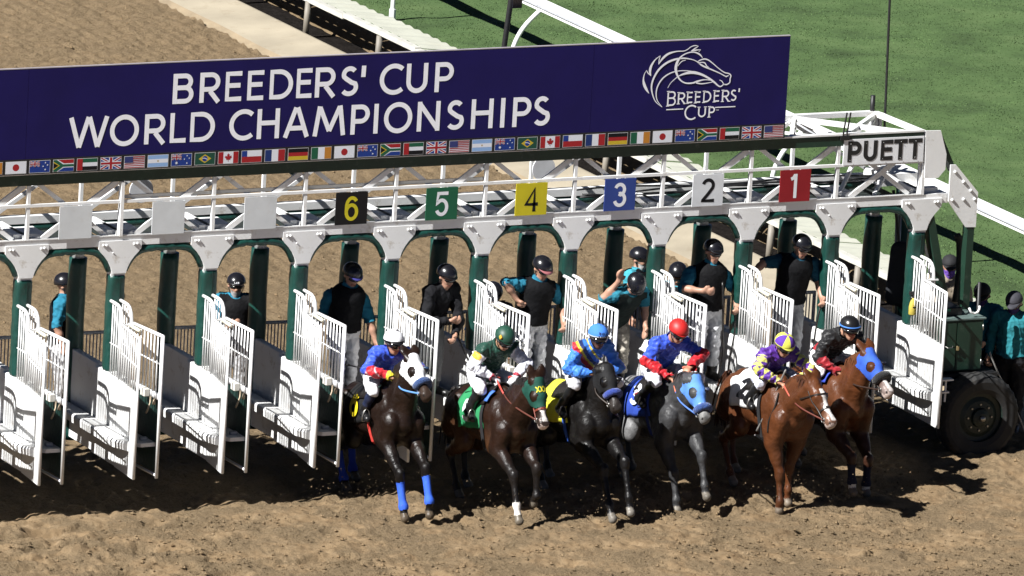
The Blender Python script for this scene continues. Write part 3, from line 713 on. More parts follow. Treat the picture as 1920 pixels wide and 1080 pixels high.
def ribbon(pts, wd, closed=None):
    """variable or constant width ribbon -> verts (2-D), quads"""
    P = np.array(pts, float); n = len(P)
    keep = [0]+[i for i in range(1, n) if np.linalg.norm(P[i]-P[i-1]) > 1e-6]
    wd = np.array(wd if hasattr(wd, '__len__') else [wd]*n, float)[keep]; P = P[keep]; n = len(P)
    closed = np.linalg.norm(P[0]-P[-1]) < 1e-4 if closed is None else closed
    V = []; 
    for i in range(n):
        if closed: a = P[i]-P[i-1 if i > 0 else n-2]; b = P[(i+1) if i < n-1 else 1]-P[i]
        else: a = P[i]-P[i-1] if i > 0 else P[1]-P[0]; b = P[i+1]-P[i] if i < n-1 else P[-1]-P[-2]
        a = a/np.linalg.norm(a); b = b/np.linalg.norm(b)
        na = np.array((-a[1], a[0])); nb = np.array((-b[1], b[0])); m = na+nb; l = m@m
        m = na if l < 1e-6 else m*2/l; lm = np.linalg.norm(m); m = m*min(1., 1.22/lm)
        V += [P[i]+m*wd[i]/2, P[i]-m*wd[i]/2]
    F = [(2*i, 2*i+1, 2*i+3, 2*i+2) for i in range(n-1)]
    return V, F
def letters(mb, ch, x, z, w, h, t, y, depth=0., lift=.0004):
    for k, s in enumerate(glyph(ch, w, h, t)):
        V, F = ribbon(s, t); yy = y-k*lift
        if depth:
            n = len(V); vs = [(x+p[0], yy-depth, z+p[1]) for p in V]+[(x+p[0], yy, z+p[1]) for p in V]; fs = list(F)
            for i in range(0, n-2, 2): fs += [(i, i+2, i+2+n, i+n), (i+1, i+1+n, i+3+n, i+3)]
            fs += [(0, n, n+1, 1), (n-2, n-1, 2*n-1, 2*n-2)]
            mb.add(vs, fs)
        else: mb.add([(x+p[0], yy, z+p[1]) for p in V], F)

# ------------------------------------------------------------------ banner over the gate
INK = mat('banner_white', (.88, .89, .94), rough=.5, var=.02)
NAVY = mat('banner_navy', (.0095, .0066, .078), spec=.2, rough=.45, var=.1, nscale=1.5, bump=.008, bscale=2.2)
BLK = mat('banner_black', (.008, .008, .010), rough=.5, var=.05)
def banner():
    t = thing('sponsor_banner', 'long navy banner with white lettering and a row of small flags on the gate', 'banner')
    for x0, x1 in ((-2.4, -.095), (-.091, 7.140), (7.144, 9.745)):
        MB().box(x0, x1, -.06, -.03, 3.862, 5.09).build('panel', NAVY, t)
    MB().box(-2.4, 9.747, -.063, -.061, 3.850, 4.030).build('flag_strip', BLK, t)
    MB().bar((-2.4, -.045, 5.096), (9.745, -.045, 5.096), .034, .010).build('edge_trim', mat('trim_beige', (.34, .31, .34), rough=.5), t)
    L1 = [('B', 1.723, .262), ('R', 2.062, .262), ('E', 2.384, .21), ('E', 2.664, .21), ('D', 2.948, .30), ('E', 3.29, .20), ('R', 3.532, .262), ('S', 3.85, .235), ("'", 4.125, .05),
          ('C', 4.36, .33), ('U', 4.705, .275), ('P', 5.075, .24)]
    L2 = [('W', .432, .505), ('O', .952, .365), ('R', 1.388, .265), ('L', 1.708, .205), ('D', 1.963, .315), ('C', 2.459, .33), ('H', 2.815, .285), ('A', 3.150, .335), ('M', 3.530, .42), ('P', 4.015, .24), ('I', 4.311, .056),
          ('O', 4.442, .365), ('N', 4.872, .295), ('S', 5.245, .235), ('H', 5.573, .285), ('I', 5.955, .056), ('P', 6.115, .24), ('S', 6.379, .225)]
    for row, z in ((L1, 4.602), (L2, 4.139)):
        for ch, x, w in row:
            m = MB(); letters(m, ch, x, z, w, .356, .056, -.0625); m.build('letter', INK, t)
    # emblem: horse head in flowing lines over the small lettering
    fx = lambda X, Y: (7.669+X*1.492/1334+Y*.072/1080, 5.154-X*.059/1334-Y*1.099/1080)
    S = [[(165,665,4),(135,620,24),(108,560,30),(98,500,16),(110,435,8),(137,390,3)], [(137,390,4),(150,420,10),(187,455,5)], [(187,458,5),(176,400,26),(192,335,24),(240,262,12),(300,215,4)],
         [(300,215,4),(285,262,9),(278,320,4)], [(278,318,6),(325,250,22),(395,193,22),(490,165,12),(575,160,9),(620,142,9),(668,107,9),(715,95,9),(752,103,3)],
         [(752,103,3),(710,130,12),(665,160,6)], [(665,160,6),(715,150,14),(778,143,3)], [(778,143,3),(755,170,5)],
         [(320,830,3),(240,760,8),(200,655,14),(195,560,18),(230,460,20),(290,370,22),(380,297,22),(480,258,20),(580,246,15),(680,262,8),(740,290,9),(800,335,16),(900,378,14),(1000,422,10),(1085,468,10)],
         [(320,828,3),(262,750,8),(248,660,12),(270,570,14),(330,482,14),(420,422,12),(520,397,8),(620,396,8),(720,412,10)],
         [(500,466,6),(580,432,20),(680,415,30),(780,437,24),(870,482,20),(940,532,18),(990,576,14),(1020,583,12),(1052,560,11),(1090,560,12),(1125,535,12),(1130,490,12),(1139,455,12),(1115,430,12),(1060,415,10),(990,365,8),(920,305,10),(870,268,12),(820,255,14),(765,272,10),(740,290,5)],
         [(800,240,5),(765,200,16),(705,174,12),(630,180,12),(552,220,14),(502,285,28),(481,370,30),(500,450,20),(540,510,14),(600,542,14),(680,541,16),(740,521,18),(820,502,10),(895,507,8)],
         [(600,268,4),(550,285,9),(505,338,6)], [(385,600,4),(425,535,7),(500,468,9)], [(750,297,6),(820,298,11),(850,338,9),(882,360,3)], [(725,540,14),(800,550,11),(920,530,6)],
         [(1078,466,14),(1112,452,8)], [(1000,505,4),(1030,520,9),(1052,556,8)]]
    em = MB()
    for k, s in enumerate(S):
        # smooth by Catmull-Rom
        Q = []; n = len(s)
        for i in range(n-1):
            p0, p1, p2, p3 = (np.array(s[max(0, min(n-1, j))], float) for j in (i-1, i, i+1, i+2))
            for u in np.linspace(0, 1, 6)[:-1]: Q.append(.5*((2*p1)+(-p0+p2)*u+(2*p0-5*p1+4*p2-p3)*u*u+(-p0+3*p1-3*p2+p3)*u**3))
        Q.append(np.array(s[-1], float))
        pts = [fx(q[0], q[1]) for q in Q]; wd = [max(q[2], 3)*.00112+.001 for q in Q]
        V, F = ribbon(pts, wd, False); em.add([(p[0], -.0625-.0003*k, p[1]) for p in V], F)
    em.build('emblem', INK, t)
    def serif(m, ch, x, z, w, h, tk, y):
        letters(m, ch, x, z, w, h, tk, y)
        if ch in 'BREDPU':
            for xx, zz in {'B': ((0, 0), (0, h)), 'R': ((0, 0), (0, h), (w-.01, 0)), 'E': ((0, 0), (0, h)), 'D': ((0, 0), (0, h)), 'P': ((0, 0), (0, h)), 'U': ((0, h), (w-tk, h))}[ch]:
                m.add([(x+xx-.012, y-.002, z+zz-.005), (x+xx+tk+.010, y-.002, z+zz-.005), (x+xx+tk+.010, y-.002, z+zz+.005), (x+xx-.012, y-.002, z+zz+.005)], [(0, 1, 2, 3)])
    rows = [('B', 8.145, 4.306, .115, .178), ('R', 8.285, 4.326, .098, .138), ('E', 8.405, 4.328, .075, .138), ('E', 8.512, 4.328, .075, .138), ('D', 8.622, 4.329, .108, .138), ('E', 8.762, 4.330, .075, .138), ('R', 8.872, 4.330, .098, .138), ('S', 8.985, 4.331, .082, .138), ("'", 9.085, 4.362, .03, .12),
            ('C', 8.385, 4.125, .15, .18), ('U', 8.565, 4.150, .105, .125), ('P', 8.705, 4.148, .085, .128)]
    for ch, x, z, w, h in rows:
        m = MB(); serif(m, ch, x, z, w, h, .019, -.0625); m.build('letter', INK, t)
    for x0, x1, z in ((8.14, 8.365, 4.262), (8.79, 9.06, 4.262)):
        MB().box(x0, x1, -.0635, -.0625, z-.006, z+.006).build('rule_line', INK, t)
    m = MB(); letters(m, 'T', 8.805, 4.222, .014, .014, .003, -.0625); letters(m, 'M', 8.822, 4.222, .018, .014, .003, -.0625); m.build('trade_mark', INK, t)
    # flags
    W_ = (.72, .74, .80); R_ = (.34, .018, .022); B_ = (.014, .042, .23); G_ = (.013, .10, .05); K_ = (.006, .006, .008); Y_ = (.55, .40, .03); O_ = (.48, .20, .03); LB = (.26, .42, .70); NB = (.014, .035, .15)
    def rect(x0, y0, x1, y1): return [(x0, y0), (x1, y0), (x1, y1), (x0, y1)]
    def jack(x0, y0, w, h):
        q = lambda P: [(x0+a*w, y0+b*h) for a, b in P]; D = .09
        return [(B_, q(rect(0, 0, 1, 1))), (W_, q([(0, 0), (D*1.4, 0), (1, 1-D*1.6), (1, 1), (1-D*1.4, 1), (0, D*1.6)])), (W_, q([(1, 0), (1, D*1.6), (D*1.4, 1), (0, 1), (0, 1-D*1.6), (1-D*1.4, 0)])),
                (R_, q([(0, 0), (D*.6, 0), (1, 1-D*.7), (1, 1), (1-D*.6, 1), (0, D*.7)])), (R_, q([(1, 0), (1, D*.7), (D*.6, 1), (0, 1), (0, 1-D*.7), (1-D*.6, 0)])),
                (W_, q(rect(.40, 0, .60, 1))), (W_, q(rect(0, .34, 1, .66))), (R_, q(rect(.44, 0, .56, 1))), (R_, q(rect(0, .41, 1, .59)))]
    def star(cx, cy, r, n=5): return [(cx+.55*(r if i % 2 == 0 else r*.42)*math.cos(math.pi/2+i*math.pi/n), cy+(r if i % 2 == 0 else r*.42)*math.sin(math.pi/2+i*math.pi/n)) for i in range(2*n)]
    disc = lambda cx, cy, r: [(cx+.55*r*math.cos(a), cy+r*math.sin(a)) for a in np.linspace(0, 6.283, 25)[:-1]]
    FL = {}
    FL['japan'] = [(W_, rect(0, 0, 1, 1)), (R_, disc(.5, .5, .30))]
    FL['new_zealand'] = [(B_, rect(0, 0, 1, 1))]+jack(0, .5, .5, .5)+[(W_, star(.66, .52, .09)), (W_, star(.88, .62, .09)), (W_, star(.77, .82, .09)), (W_, star(.77, .24, .10))]
    FL['south_africa'] = [(W_, rect(0, 0, 1, 1)), (R_, [(.22, 1), (1, 1), (1, .68), (.52, .68)]), (B_, [(.22, 0), (.52, .32), (1, .32), (1, 0)]), (G_, [(0, 1), (.16, 1), (.48, .60), (1, .60), (1, .40), (.48, .40), (.16, 0), (0, 0)]), (Y_, [(0, .86), (.32, .5), (0, .14)]), (K_, [(0, .76), (.25, .5), (0, .24)])]
    FL['emirates'] = [(W_, rect(0, 0, 1, 1)), (G_, rect(.27, .667, 1, 1)), (K_, rect(.27, 0, 1, .333)), (R_, rect(0, 0, .27, 1))]
    FL['britain'] = jack(0, 0, 1, 1)
    FL['america'] = [(W_, rect(0, 0, 1, 1))]+[(R_, rect(0, i/13, 1, (i+1)/13)) for i in range(0, 13, 2)]+[((.035, .045, .16), rect(0, 6/13, .42, 1))]
    FL['argentina'] = [(LB, rect(0, 0, 1, 1)), (W_, rect(0, .333, 1, .667)), ((.45, .35, .2), disc(.5, .5, .08))]
    FL['australia'] = [(B_, rect(0, 0, 1, 1))]+jack(0, .5, .5, .5)+[(W_, star(.25, .25, .16, 7)), (W_, star(.64, .55, .08)), (W_, star(.88, .62, .08)), (W_, star(.77, .84, .08)), (W_, star(.77, .2, .09))]
    FL['brazil'] = [((.015, .07, .045), rect(0, 0, 1, 1)), (Y_, [(.5, .12), (.82, .5), (.5, .88), (.18, .5)]), (B_, disc(.5, .5, .24)), (W_, [(.37, .52), (.5, .52), (.63, .40), (.63, .46), (.5, .58), (.37, .58)])]
    FL['canada'] = [(W_, rect(0, 0, 1, 1)), (R_, rect(0, 0, .25, 1)), (R_, rect(.75, 0, 1, 1)), (R_, [(.485, .15), (.515, .15), (.51, .32), (.61, .30), (.59, .38), (.69, .53), (.65, .56), (.66, .68), (.60, .64), (.55, .60), (.57, .78), (.54, .76), (.50, .88), (.46, .76), (.43, .78), (.45, .60), (.40, .64), (.34, .68), (.35, .56), (.31, .53), (.41, .38), (.39, .30), (.49, .32)])]
    FL['chile'] = [(W_, rect(0, 0, 1, 1)), (R_, rect(0, 0, 1, .5)), (B_, rect(0, .5, .27, 1))]
    FL['france'] = [(W_, rect(0, 0, 1, 1)), (NB, rect(0, 0, .333, 1)), (R_, rect(.667, 0, 1, 1))]
    FL['germany'] = [(R_, rect(0, 0, 1, 1)), (K_, rect(0, .667, 1, 1)), (Y_, rect(0, 0, 1, .333))]
    FL['ireland'] = [(W_, rect(0, 0, 1, 1)), (G_, rect(0, 0, .333, 1)), (O_, rect(.667, 0, 1, 1))]
    order = ['japan', 'new_zealand', 'south_africa', 'emirates', 'britain', 'america', 'argentina', 'australia', 'brazil', 'canada', 'chile', 'france', 'germany', 'ireland']
    ms = {}
    FW, FH = .252, .137
    for nme, polys in FL.items():
        cols = [(.62, .63, .64)]; m = MB(); m.m = 0; b = .005
        m.add([(-b, 0, -b), (FW+b, 0, -b), (FW+b, 0, FH+b), (-b, 0, FH+b)], [(0, 1, 2, 3)])
        for k, (c, p) in enumerate(polys):
            if c not in cols: cols.append(c)
            m.m = cols.index(c); m.add([(a*FW, -.0003*(k+1), d*FH) for a, d in p], [tuple(range(len(p)))])
        ms[nme] = m.mesh('flag', [flat(c) for c in cols])
    for i in range(-7, 34):
        nme = order[i % 14]; x = -.333+i*(9.470+.333)/33
        inst('flag', ms[nme], t, (x, -.0645, 3.868))
    bake(t, (3.7, -.045, 3.85))
banner()

# ------------------------------------------------------------------ number plates and maker's sign on the gate
def plates():
    spec = {3: ('6', (.008, .008, .009), (.55, .48, .02), 'black plate with yellow figure 6 on the gate rail'), 4: ('5', (.014, .105, .052), (.78, .79, .82), 'green plate with white figure 5 on the gate rail'),
            5: ('4', (.55, .47, .02), (.01, .01, .01), 'yellow plate with black figure 4 on the gate rail'), 6: ('3', (.03, .058, .24), (.78, .79, .82), 'blue plate with white figure 3 on the gate rail'),
            7: ('2', (.66, .68, .70), (.01, .01, .01), 'white plate with black figure 2 on the gate rail'), 8: ('1', (.26, .014, .02), (.80, .81, .84), 'red plate with white figure 1 on the gate rail')}
    for k in range(-1, 9):
        xc = (k+.5)*W
        if k in spec:
            d, bg, fg, lab = spec[k]
        else:
            d = None; bg = (.60, .62, .63); lab = {0: 'blank pale plate nearest the left edge of the gate rail', 1: 'blank pale plate, middle of three blank ones on the gate rail', 2: 'blank pale plate just left of the black 6 plate', -1: 'blank pale plate beyond the left edge'}[k]
            if k == -1: continue
        t = thing('number_plate', lab, 'number plate', 'stall plates on the gate rail')
        MB().box(xc-.205, xc+.205, -.038, -.028, 3.055, 3.443).build('panel', mat('plate_%d' % k, bg, rough=.45, spec=.25, var=.06, nscale=5, dirt=((.5, .47, .42), .35, 9) if d is None else None), t)
        if d:
            m = MB(); w = .10 if d == '1' else .175; dx = -.05 if d == '1' else 0
            letters(m, d, xc-w/2+(-.01 if d == '1' else 0), 3.10, w, .295, .042, -.0395); m.build('figure', flat(fg), t)
        bake(t, (xc, -.033, 3.055))
    t = thing('maker_sign', 'white sign with five black block letters at the right end of the gate', 'sign')
    MB().box(10.576, 11.664, -.034, -.022, 3.468, 3.782).build('panel', mat('sign_white', (.82, .83, .85), rough=.45, var=.05), t)
    for ch, x, w in (('P', 10.632, .18), ('U', 10.845, .185), ('E', 11.075, .165), ('T', 11.255, .18), ('T', 11.452, .185)):
        m = MB(); letters(m, ch, x, 3.507, w, .252, .052, -.0342, depth=.003, lift=.0006); m.build('letter', mat('sign_black', (.012, .012, .013), rough=.5), t)
        for zz in (3.53, 3.73):
            MB().sphere((x+.03 if ch != 'T' else x+w/2, -.048, zz), .0035, 8, 5).build('screw', WHITE2, t)
    bake(t, (11.12, -.03, 3.468))
plates()
# ------------------------------------------------------------------ organic bodies: smooth union of tapered capsules, meshed with surface nets
class Blob:
    def __init__(s, kappa=60.): s.P = []; s.k = kappa
    def add(s, p0, p1, r0, r1=None, tg='body', sc=1., L=(1, 0, 0), sub=False):
        L = np.array(L, float); L /= np.linalg.norm(L)
        s.P.append((np.array(p0, float), np.array(p1, float), float(r0), float(r0 if r1 is None else r1), float(sc), L, tg)); return s
    def ball(s, c, r, tg='body', sc=1., L=(1, 0, 0)): return s.add(c, np.array(c, float)+1e-4, r, r, tg, sc, L)
    @staticmethod
    def f1(X, pr):
        p0, p1, r0, r1, sc, L, _ = pr; d = p1-p0; dd = d@d
        v = X-p0; h = np.clip((v@d)/dd, 0, 1)
        v = v-h[..., None]*d
        vl = v@L; v = v+(vl*(1/sc-1))[..., None]*L
        ln = np.sqrt((v*v).sum(-1))+1e-9
        return (ln-(r0+(r1-r0)*h))*min(1., sc), v, ln, h
    def full(s, X, tags=None):
        n = len(X); E = np.zeros(n); G = np.zeros((n, 3)); best = np.full(n, -1.); bi = np.zeros(n, int); bh = np.zeros(n)
        for i, pr in enumerate(s.P):
            if tags is not None and pr[6] not in tags: continue
            p0, p1, r0, r1, sc, L, _ = pr; pad = (max(r0, r1)*max(1, sc))+.12
            lo = np.minimum(p0, p1)-pad; hi = np.maximum(p0, p1)+pad
            m = np.nonzero(((X > lo) & (X < hi)).all(1))[0]
            if not len(m): continue
            f, v, ln, h = s.f1(X[m], pr); e = np.exp(np.clip(-s.k*f, -60, 60))
            g = (v+L*((v@L)*(1/sc-1))[:, None])/ln[:, None]*min(1., sc)
            E[m] += e; G[m] += e[:, None]*g
            b = m[e > best[m]]; q = e > best[m]; best[b] = e[q]; bi[b] = i; bh[b] = h[q]
        E = np.maximum(E, 1e-30)
        return -np.log(E)/s.k, G/E[:, None], bi, bh
    def sdf(s, X, tags=None): return s.full(np.atleast_2d(X), tags)[0]
    def mesh(s, h):
        lo = np.min([np.minimum(p[0], p[1])-max(p[2], p[3])*max(1, p[4])-.05 for p in s.P], 0); hi = np.max([np.maximum(p[0], p[1])+max(p[2], p[3])*max(1, p[4])+.05 for p in s.P], 0)
        n = np.ceil((hi-lo)/h).astype(int)+1; E = np.zeros(n, np.float32)
        ax = [lo[i]+h*np.arange(n[i]) for i in range(3)]
        for pr in s.P:
            p0, p1, r0, r1, sc, L, _ = pr; pad = (max(r0, r1)*max(1, sc))+.05
            a = np.clip(np.floor((np.minimum(p0, p1)-pad-lo)/h).astype(int), 0, n); b = np.clip(np.ceil((np.maximum(p0, p1)+pad-lo)/h).astype(int)+1, 0, n)
            X = np.stack(np.meshgrid(*[ax[i][a[i]:b[i]] for i in range(3)], indexing='ij'), -1)
            f = s.f1(X, pr)[0]; E[a[0]:b[0], a[1]:b[1], a[2]:b[2]] += np.exp(np.clip(-s.k*f, -40, 40))
        F = 1-E if False else -np.log(np.maximum(E, 1e-12))/s.k
        ins = F < 0
        c = [(0,0,0),(1,0,0),(0,1,0),(1,1,0),(0,0,1),(1,0,1),(0,1,1),(1,1,1)]
        cnt = sum(ins[i:n[0]-1+i, j:n[1]-1+j, k:n[2]-1+k].astype(np.int8) for i, j, k in c)
        mix = (cnt > 0) & (cnt < 8); idx = np.argwhere(mix); vid = -np.ones(mix.shape, int); vid[mix] = np.arange(len(idx))
        val = np.stack([F[idx[:, 0]+i, idx[:, 1]+j, idx[:, 2]+k] for i, j, k in c], 1); cc = np.array(c, float)
        acc = np.zeros((len(idx), 3)); num = np.zeros(len(idx))
        for a in range(8):
            for b in range(a+1, 8):
                if np.abs(cc[a]-cc[b]).sum() != 1: continue
                fa, fb = val[:, a], val[:, b]; m = (fa < 0) != (fb < 0); t = np.where(m, fa/(fa-fb+1e-12), 0)
                acc += np.where(m[:, None], cc[a]+(cc[b]-cc[a])*t[:, None], 0); num += m
        V = lo+h*(idx+acc/num[:, None])
        Q = []
        for axn in range(3):
            o1, o2 = [(1, 2), (2, 0), (0, 1)][axn]
            sl0 = [slice(None)]*3; sl1 = [slice(None)]*3; sl0[axn] = slice(0, -1); sl1[axn] = slice(1, None)
            d = ins[tuple(sl0)] != ins[tuple(sl1)]; e = np.argwhere(d)
            ok = (e[:, o1] > 0) & (e[:, o2] > 0) & (e[:, o1] < n[o1]-1) & (e[:, o2] < n[o2]-1); e = e[ok]
            u1 = np.zeros(3, int); u1[o1] = 1; u2 = np.zeros(3, int); u2[o2] = 1
            g = lambda q: vid[q[:, 0], q[:, 1], q[:, 2]]
            q = np.stack([g(e-u1-u2), g(e-u2), g(e), g(e-u1)], 1)
            fl = ~ins[e[:, 0], e[:, 1], e[:, 2]]; q[fl] = q[fl][:, ::-1]; Q.append(q)
        Fq = np.concatenate(Q)
        for it in range(2):
            f, g, bi, bh = s.full(V); g2 = (g*g).sum(1)+1e-6
            V = V-np.clip(f/g2, -h, h)[:, None]*g*.9
        f, g, bi, bh = s.full(V); N = g/(np.linalg.norm(g, axis=1)[:, None]+1e-9)
        return V, Fq, N, bi, bh
def submesh(V, F, N, mask, off):
    fm = mask[F].all(1); F2 = F[fm]; used = np.unique(F2); mp = -np.ones(len(V), int); mp[used] = np.arange(len(used))
    return V[used]+N[used]*off, mp[F2], used
def ring_on(blob, c, ax, up, off, n=28, tags=None, r0=.02, r1=.7):
    """closed loop of points on the body's surface in the plane through c with normal ax"""
    ax = np.array(ax, float)/np.linalg.norm(ax); up = np.array(up, float); up = up-ax*(up@ax); up /= np.linalg.norm(up); sd = np.cross(ax, up)
    return np.array([surf(blob, c, up*math.cos(a)+sd*math.sin(a), off, tags, r0, r1) for a in np.linspace(0, 2*math.pi, n+1)[:-1]])
def surf(blob, c, d, off=0., tags=None, r0=.02, r1=.7):
    c = np.array(c, float); d = np.array(d, float); d = d/np.linalg.norm(d)
    r = np.linspace(r0, r1, 60); f = blob.sdf(c+r[:, None]*d, tags)-off; i = np.nonzero(f > 0)[0]
    if not len(i): return c+d*r1
    i = i[0]
    if i == 0: return c+d*r0
    t = f[i-1]/(f[i-1]-f[i]); return c+d*(r[i-1]+(r[i]-r[i-1])*t)
def band(P, ax, wd, th=.006):
    """flat strap through points P (closed), width along ax"""
    P = np.array(P); n = len(P); ax = np.array(ax, float)/np.linalg.norm(ax); c = P.mean(0)
    nr = P-c; nr = nr-np.outer(nr@ax, ax); nr /= np.linalg.norm(nr, axis=1)[:, None]+1e-9
    m = MB(); vs = []
    for i in range(n): vs += [P[i]-ax*wd/2, P[i]+ax*wd/2, P[i]+ax*wd/2+nr[i]*th, P[i]-ax*wd/2+nr[i]*th]
    fs = []
    for i in range(n):
        j = (i+1) % n
        for k in range(4): fs.append((i*4+k, i*4+(k+1) % 4, j*4+(k+1) % 4, j*4+k))
    return m.add(vs, fs)
def lerp(a, b, t): return np.array(a, float)*(1-t)+np.array(b, float)*t
def spline(P, n=8):
    P = [np.array(p, float) for p in P]; Q = []
    for i in range(len(P)-1):
        p0, p1, p2, p3 = P[max(0, i-1)], P[i], P[i+1], P[min(len(P)-1, i+2)]
        for u in np.linspace(0, 1, n+1)[:-1]: Q.append(.5*((2*p1)+(-p0+p2)*u+(2*p0-5*p1+4*p2-p3)*u*u+(-p0+3*p1-3*p2+p3)*u**3))
    Q.append(P[-1]); return np.array(Q)
# ------------------------------------------------------------------ horses
CLOTH_M = lambda nme, c: mat('cloth_'+nme, c, rough=.75, var=.1, nscale=8, bump=.004, bscale=30, spec=.25)
def horse(cfg):
    xc = cfg['xc']; H = lambda f, z, dx=0.: np.array((xc+dx, -f, z))
    Wp, Cp = np.array(cfg['W']), np.array(cfg['C']); u = (Wp-Cp)/np.linalg.norm(Wp-Cp); v = np.array((-u[1], u[0]))
    def T(a, b, dx=0.):
        if a < -.3: a = -.3+(a+.3)*1.16
        q = Wp+a*u+b*v
        return H(q[0], q[1], dx)
    U3 = np.array((0, -u[0], u[1])); V3 = np.array((0, -v[0], v[1])); X = np.array((1., 0, 0))
    B = Blob(66.)
    # trunk
    B.add(T(-.42, -.36), T(-.10, -.37), .31, .31, 'trunk', .86); B.add(T(-.70, -.34), T(-.42, -.36), .28, .30, 'trunk', .90)
    B.add(T(.0, -.43), T(.16, -.44), .30, .21, 'trunk', .62); B.add(T(-.22, -.48), T(.0, -.52), .27, .27, 'trunk', .76); B.add(T(-.95, -.30), T(-.70, -.31), .26, .26, 'trunk', 1.0)
    B.add(T(-.04, -.085), T(-.35, -.15), .085, .10, 'trunk', .8); B.add(T(-.9, -.09), T(-.55, -.14), .09, .09, 'trunk', 1.2)
    B.add(T(.17, -.48), T(.24, -.52), .17, .13, 'trunk', .9)
    for s in (-1, 1):
        B.add(T(.0, -.24, s*.13), T(.21, -.53, s*.165), .105, .115, 'trunk', .7); B.add(T(-.13, -.42, s*.165), T(.0, -.66, s*.175), .12, .13, 'trunk', .6); B.add(T(-.26, -.50, s*.19), T(-.50, -.46, s*.20), .10, .08, 'trunk', .6)          # shoulder blade
        B.add(T(-.92, -.34, s*.13), T(-1.06, -.48, s*.13), .20, .16, 'trunk', .85)        # haunch
        B.add(T(-.80, -.38, s*.15), T(-.70, -.62, s*.185), .19, .13, 'trunk', .75)        # thigh to stifle
        B.ball(T(-.78, -.14, s*.19), .06, 'trunk')                                         # hip bone
    [(B.add(T(.20, -.42, s*.035), T(.10, -.68, s*.10), .075, .095, 'trunk', .85), B.ball(T(.21, -.50, s*.155), .085, 'trunk', .85), B.add(T(-.08, -.52, s*.185), T(-.02, -.66, s*.19), .10, .095, 'trunk', .62)) for s in (-1, 1)]                        # breast
    # neck and head
    pol = H(*cfg['poll']); muz = H(*cfg['muz']); hd = muz-pol; hl = np.linalg.norm(hd); hd /= hl
    n0 = T(.06, -.27); n1 = lerp(n0, pol, .5)+V3*.045; n0b = T(.12, -.36)
    side = np.cross(hd, V3); side /= np.linalg.norm(side); side = side*np.sign(side[0]); hup = np.cross(side, hd); hup *= np.sign(hup[2]+1e-6)
    # hup: out of the forehead
    if hup@(-U3*0+np.array((0, -1, .6))) < 0: hup = -hup
    thr = pol+hd*.10-hup*.12
    B.add(n0b, lerp(n0b, thr, .5), .27, .185, 'neck', .64); B.add(lerp(n0b, thr, .5), thr, .185, .13, 'neck', .62)
    B.add(n0, n1, .17, .13, 'neck', .62); B.add(n1, pol+hd*.02, .13, .095, 'neck', .66)
    for s in (-1, 1): B.add(lerp(pol, thr, .35)+side*s*.065, T(.18, -.46, s*.13), .05, .07, 'neck', .8)
    hp = lambda t, o=0., l=0.: pol+hd*(t*hl)+hup*o+side*l
    B.add(hp(.06, -.01), hp(.34, .0), .088, .085, 'head', .95, side)                      # cranium to brow
    B.add(hp(.30, -.015), hp(.80, -.012), .088, .056, 'head', .80, side)                  # face
    B.add(hp(.22, -.085), hp(.36, -.085), .085, .08, 'head', .72, side)                   # jowl
    B.add(hp(.40, -.07), hp(.84, -.045), .06, .042, 'head', .72, side)                    # lower jaw
    B.add(hp(.84, -.012), hp(.93, -.02), .052, .05, 'muzzle', 1.0, side)
    B.add(hp(.86, -.065), hp(.93, -.07), .034, .032, 'muzzle', 1.1, side)
    for s in (-1, 1):
        B.ball(hp(.345, .028, s*.068), .030, 'head'); B.ball(hp(.915, .012, s*.034), .024, 'muzzle')
        e0 = hp(.01, .045, s*.055); e1 = e0-hd*.10*(1 if cfg.get('ears', 1) else .2)+hup*(.02 if cfg.get('ears', 1) else -.06)+side*s*.02; e2 = e1-hd*.09+hup*(.012 if cfg.get('ears', 1) else -.05)
        B.add(e0, e1, .032, .034, 'ear', .55, hup); B.add(e1, e2, .034, .006, 'ear', .5, hup)
    # legs
    legs = {}
    for key, s in (('R', -1), ('L', 1)):
        K, Ft, Hf = (H(*q) for q in cfg['f'+key]); eb = cfg.get('elb'+key, (.02, -.70)); E_ = T(eb[0], eb[1]-.05, s*.17); S_ = T(.22, -.50, s*.165)
        B.add(S_, E_, .135, .125, 'arm', .78); B.add(E_, lerp(E_, K, .45), .118, .080, 'arm', .82); B.add(lerp(E_, K, .45), K, .080, .050, 'arm', .88); B.add(E_+np.array((s*.02, -.03, 0)), lerp(E_, K, .6)+np.array((s*.02, -.02, 0)), .06, .035, 'arm')
        B.add(K+np.array((0, -.008, .03)), K+np.array((0, -.008, -.03)), .053, .047, 'knee'); legs['f'+key] = (K, Ft, Hf)
        C0 = lerp(K, Ft, .12); B.add(C0, lerp(K, Ft, .85), .036, .030, 'cannon_f'+key, .9); B.add(lerp(K, Ft, .08)+np.array((0, .03, 0)), Ft+np.array((0, .02, 0)), .022, .022, 'cannon_f'+key)
        B.ball(Ft, .040, 'fet_f'+key); dirn = Hf-Ft; B.add(Ft, lerp(Ft, Hf, .70), .033, .035, 'fet_f'+key)
        tip = Hf+np.array((0, -.028, -.012)); B.add(lerp(Ft, Hf, .80), tip, .038, .052, 'hoof', 1.)
    for key, s in (('R', -1), ('L', 1)):
        q = cfg['h'+key]; Hk, Ft, Hf = (H(*p) for p in q); St = T(-.70, -.66, s*.185)
        B.add(St, lerp(St, Hk, .5), .125, .085, 'gaskin', .8); B.add(lerp(St, Hk, .5), Hk, .085, .052, 'gaskin', .8)
        B.add(Hk+np.array((0, .05, .05)), Hk, .03, .05, 'hock', .8); B.add(Hk, lerp(Hk, Ft, .85), .044, .034, 'cannon_h'+key, .85)
        B.ball(Ft, .042, 'fet_h'+key); B.add(Ft, lerp(Ft, Hf, .6), .036, .036, 'fet_h'+key); B.add(lerp(Ft, Hf, .78), Hf+np.array((0, -.03, -.01)), .040, .052, 'hoof')
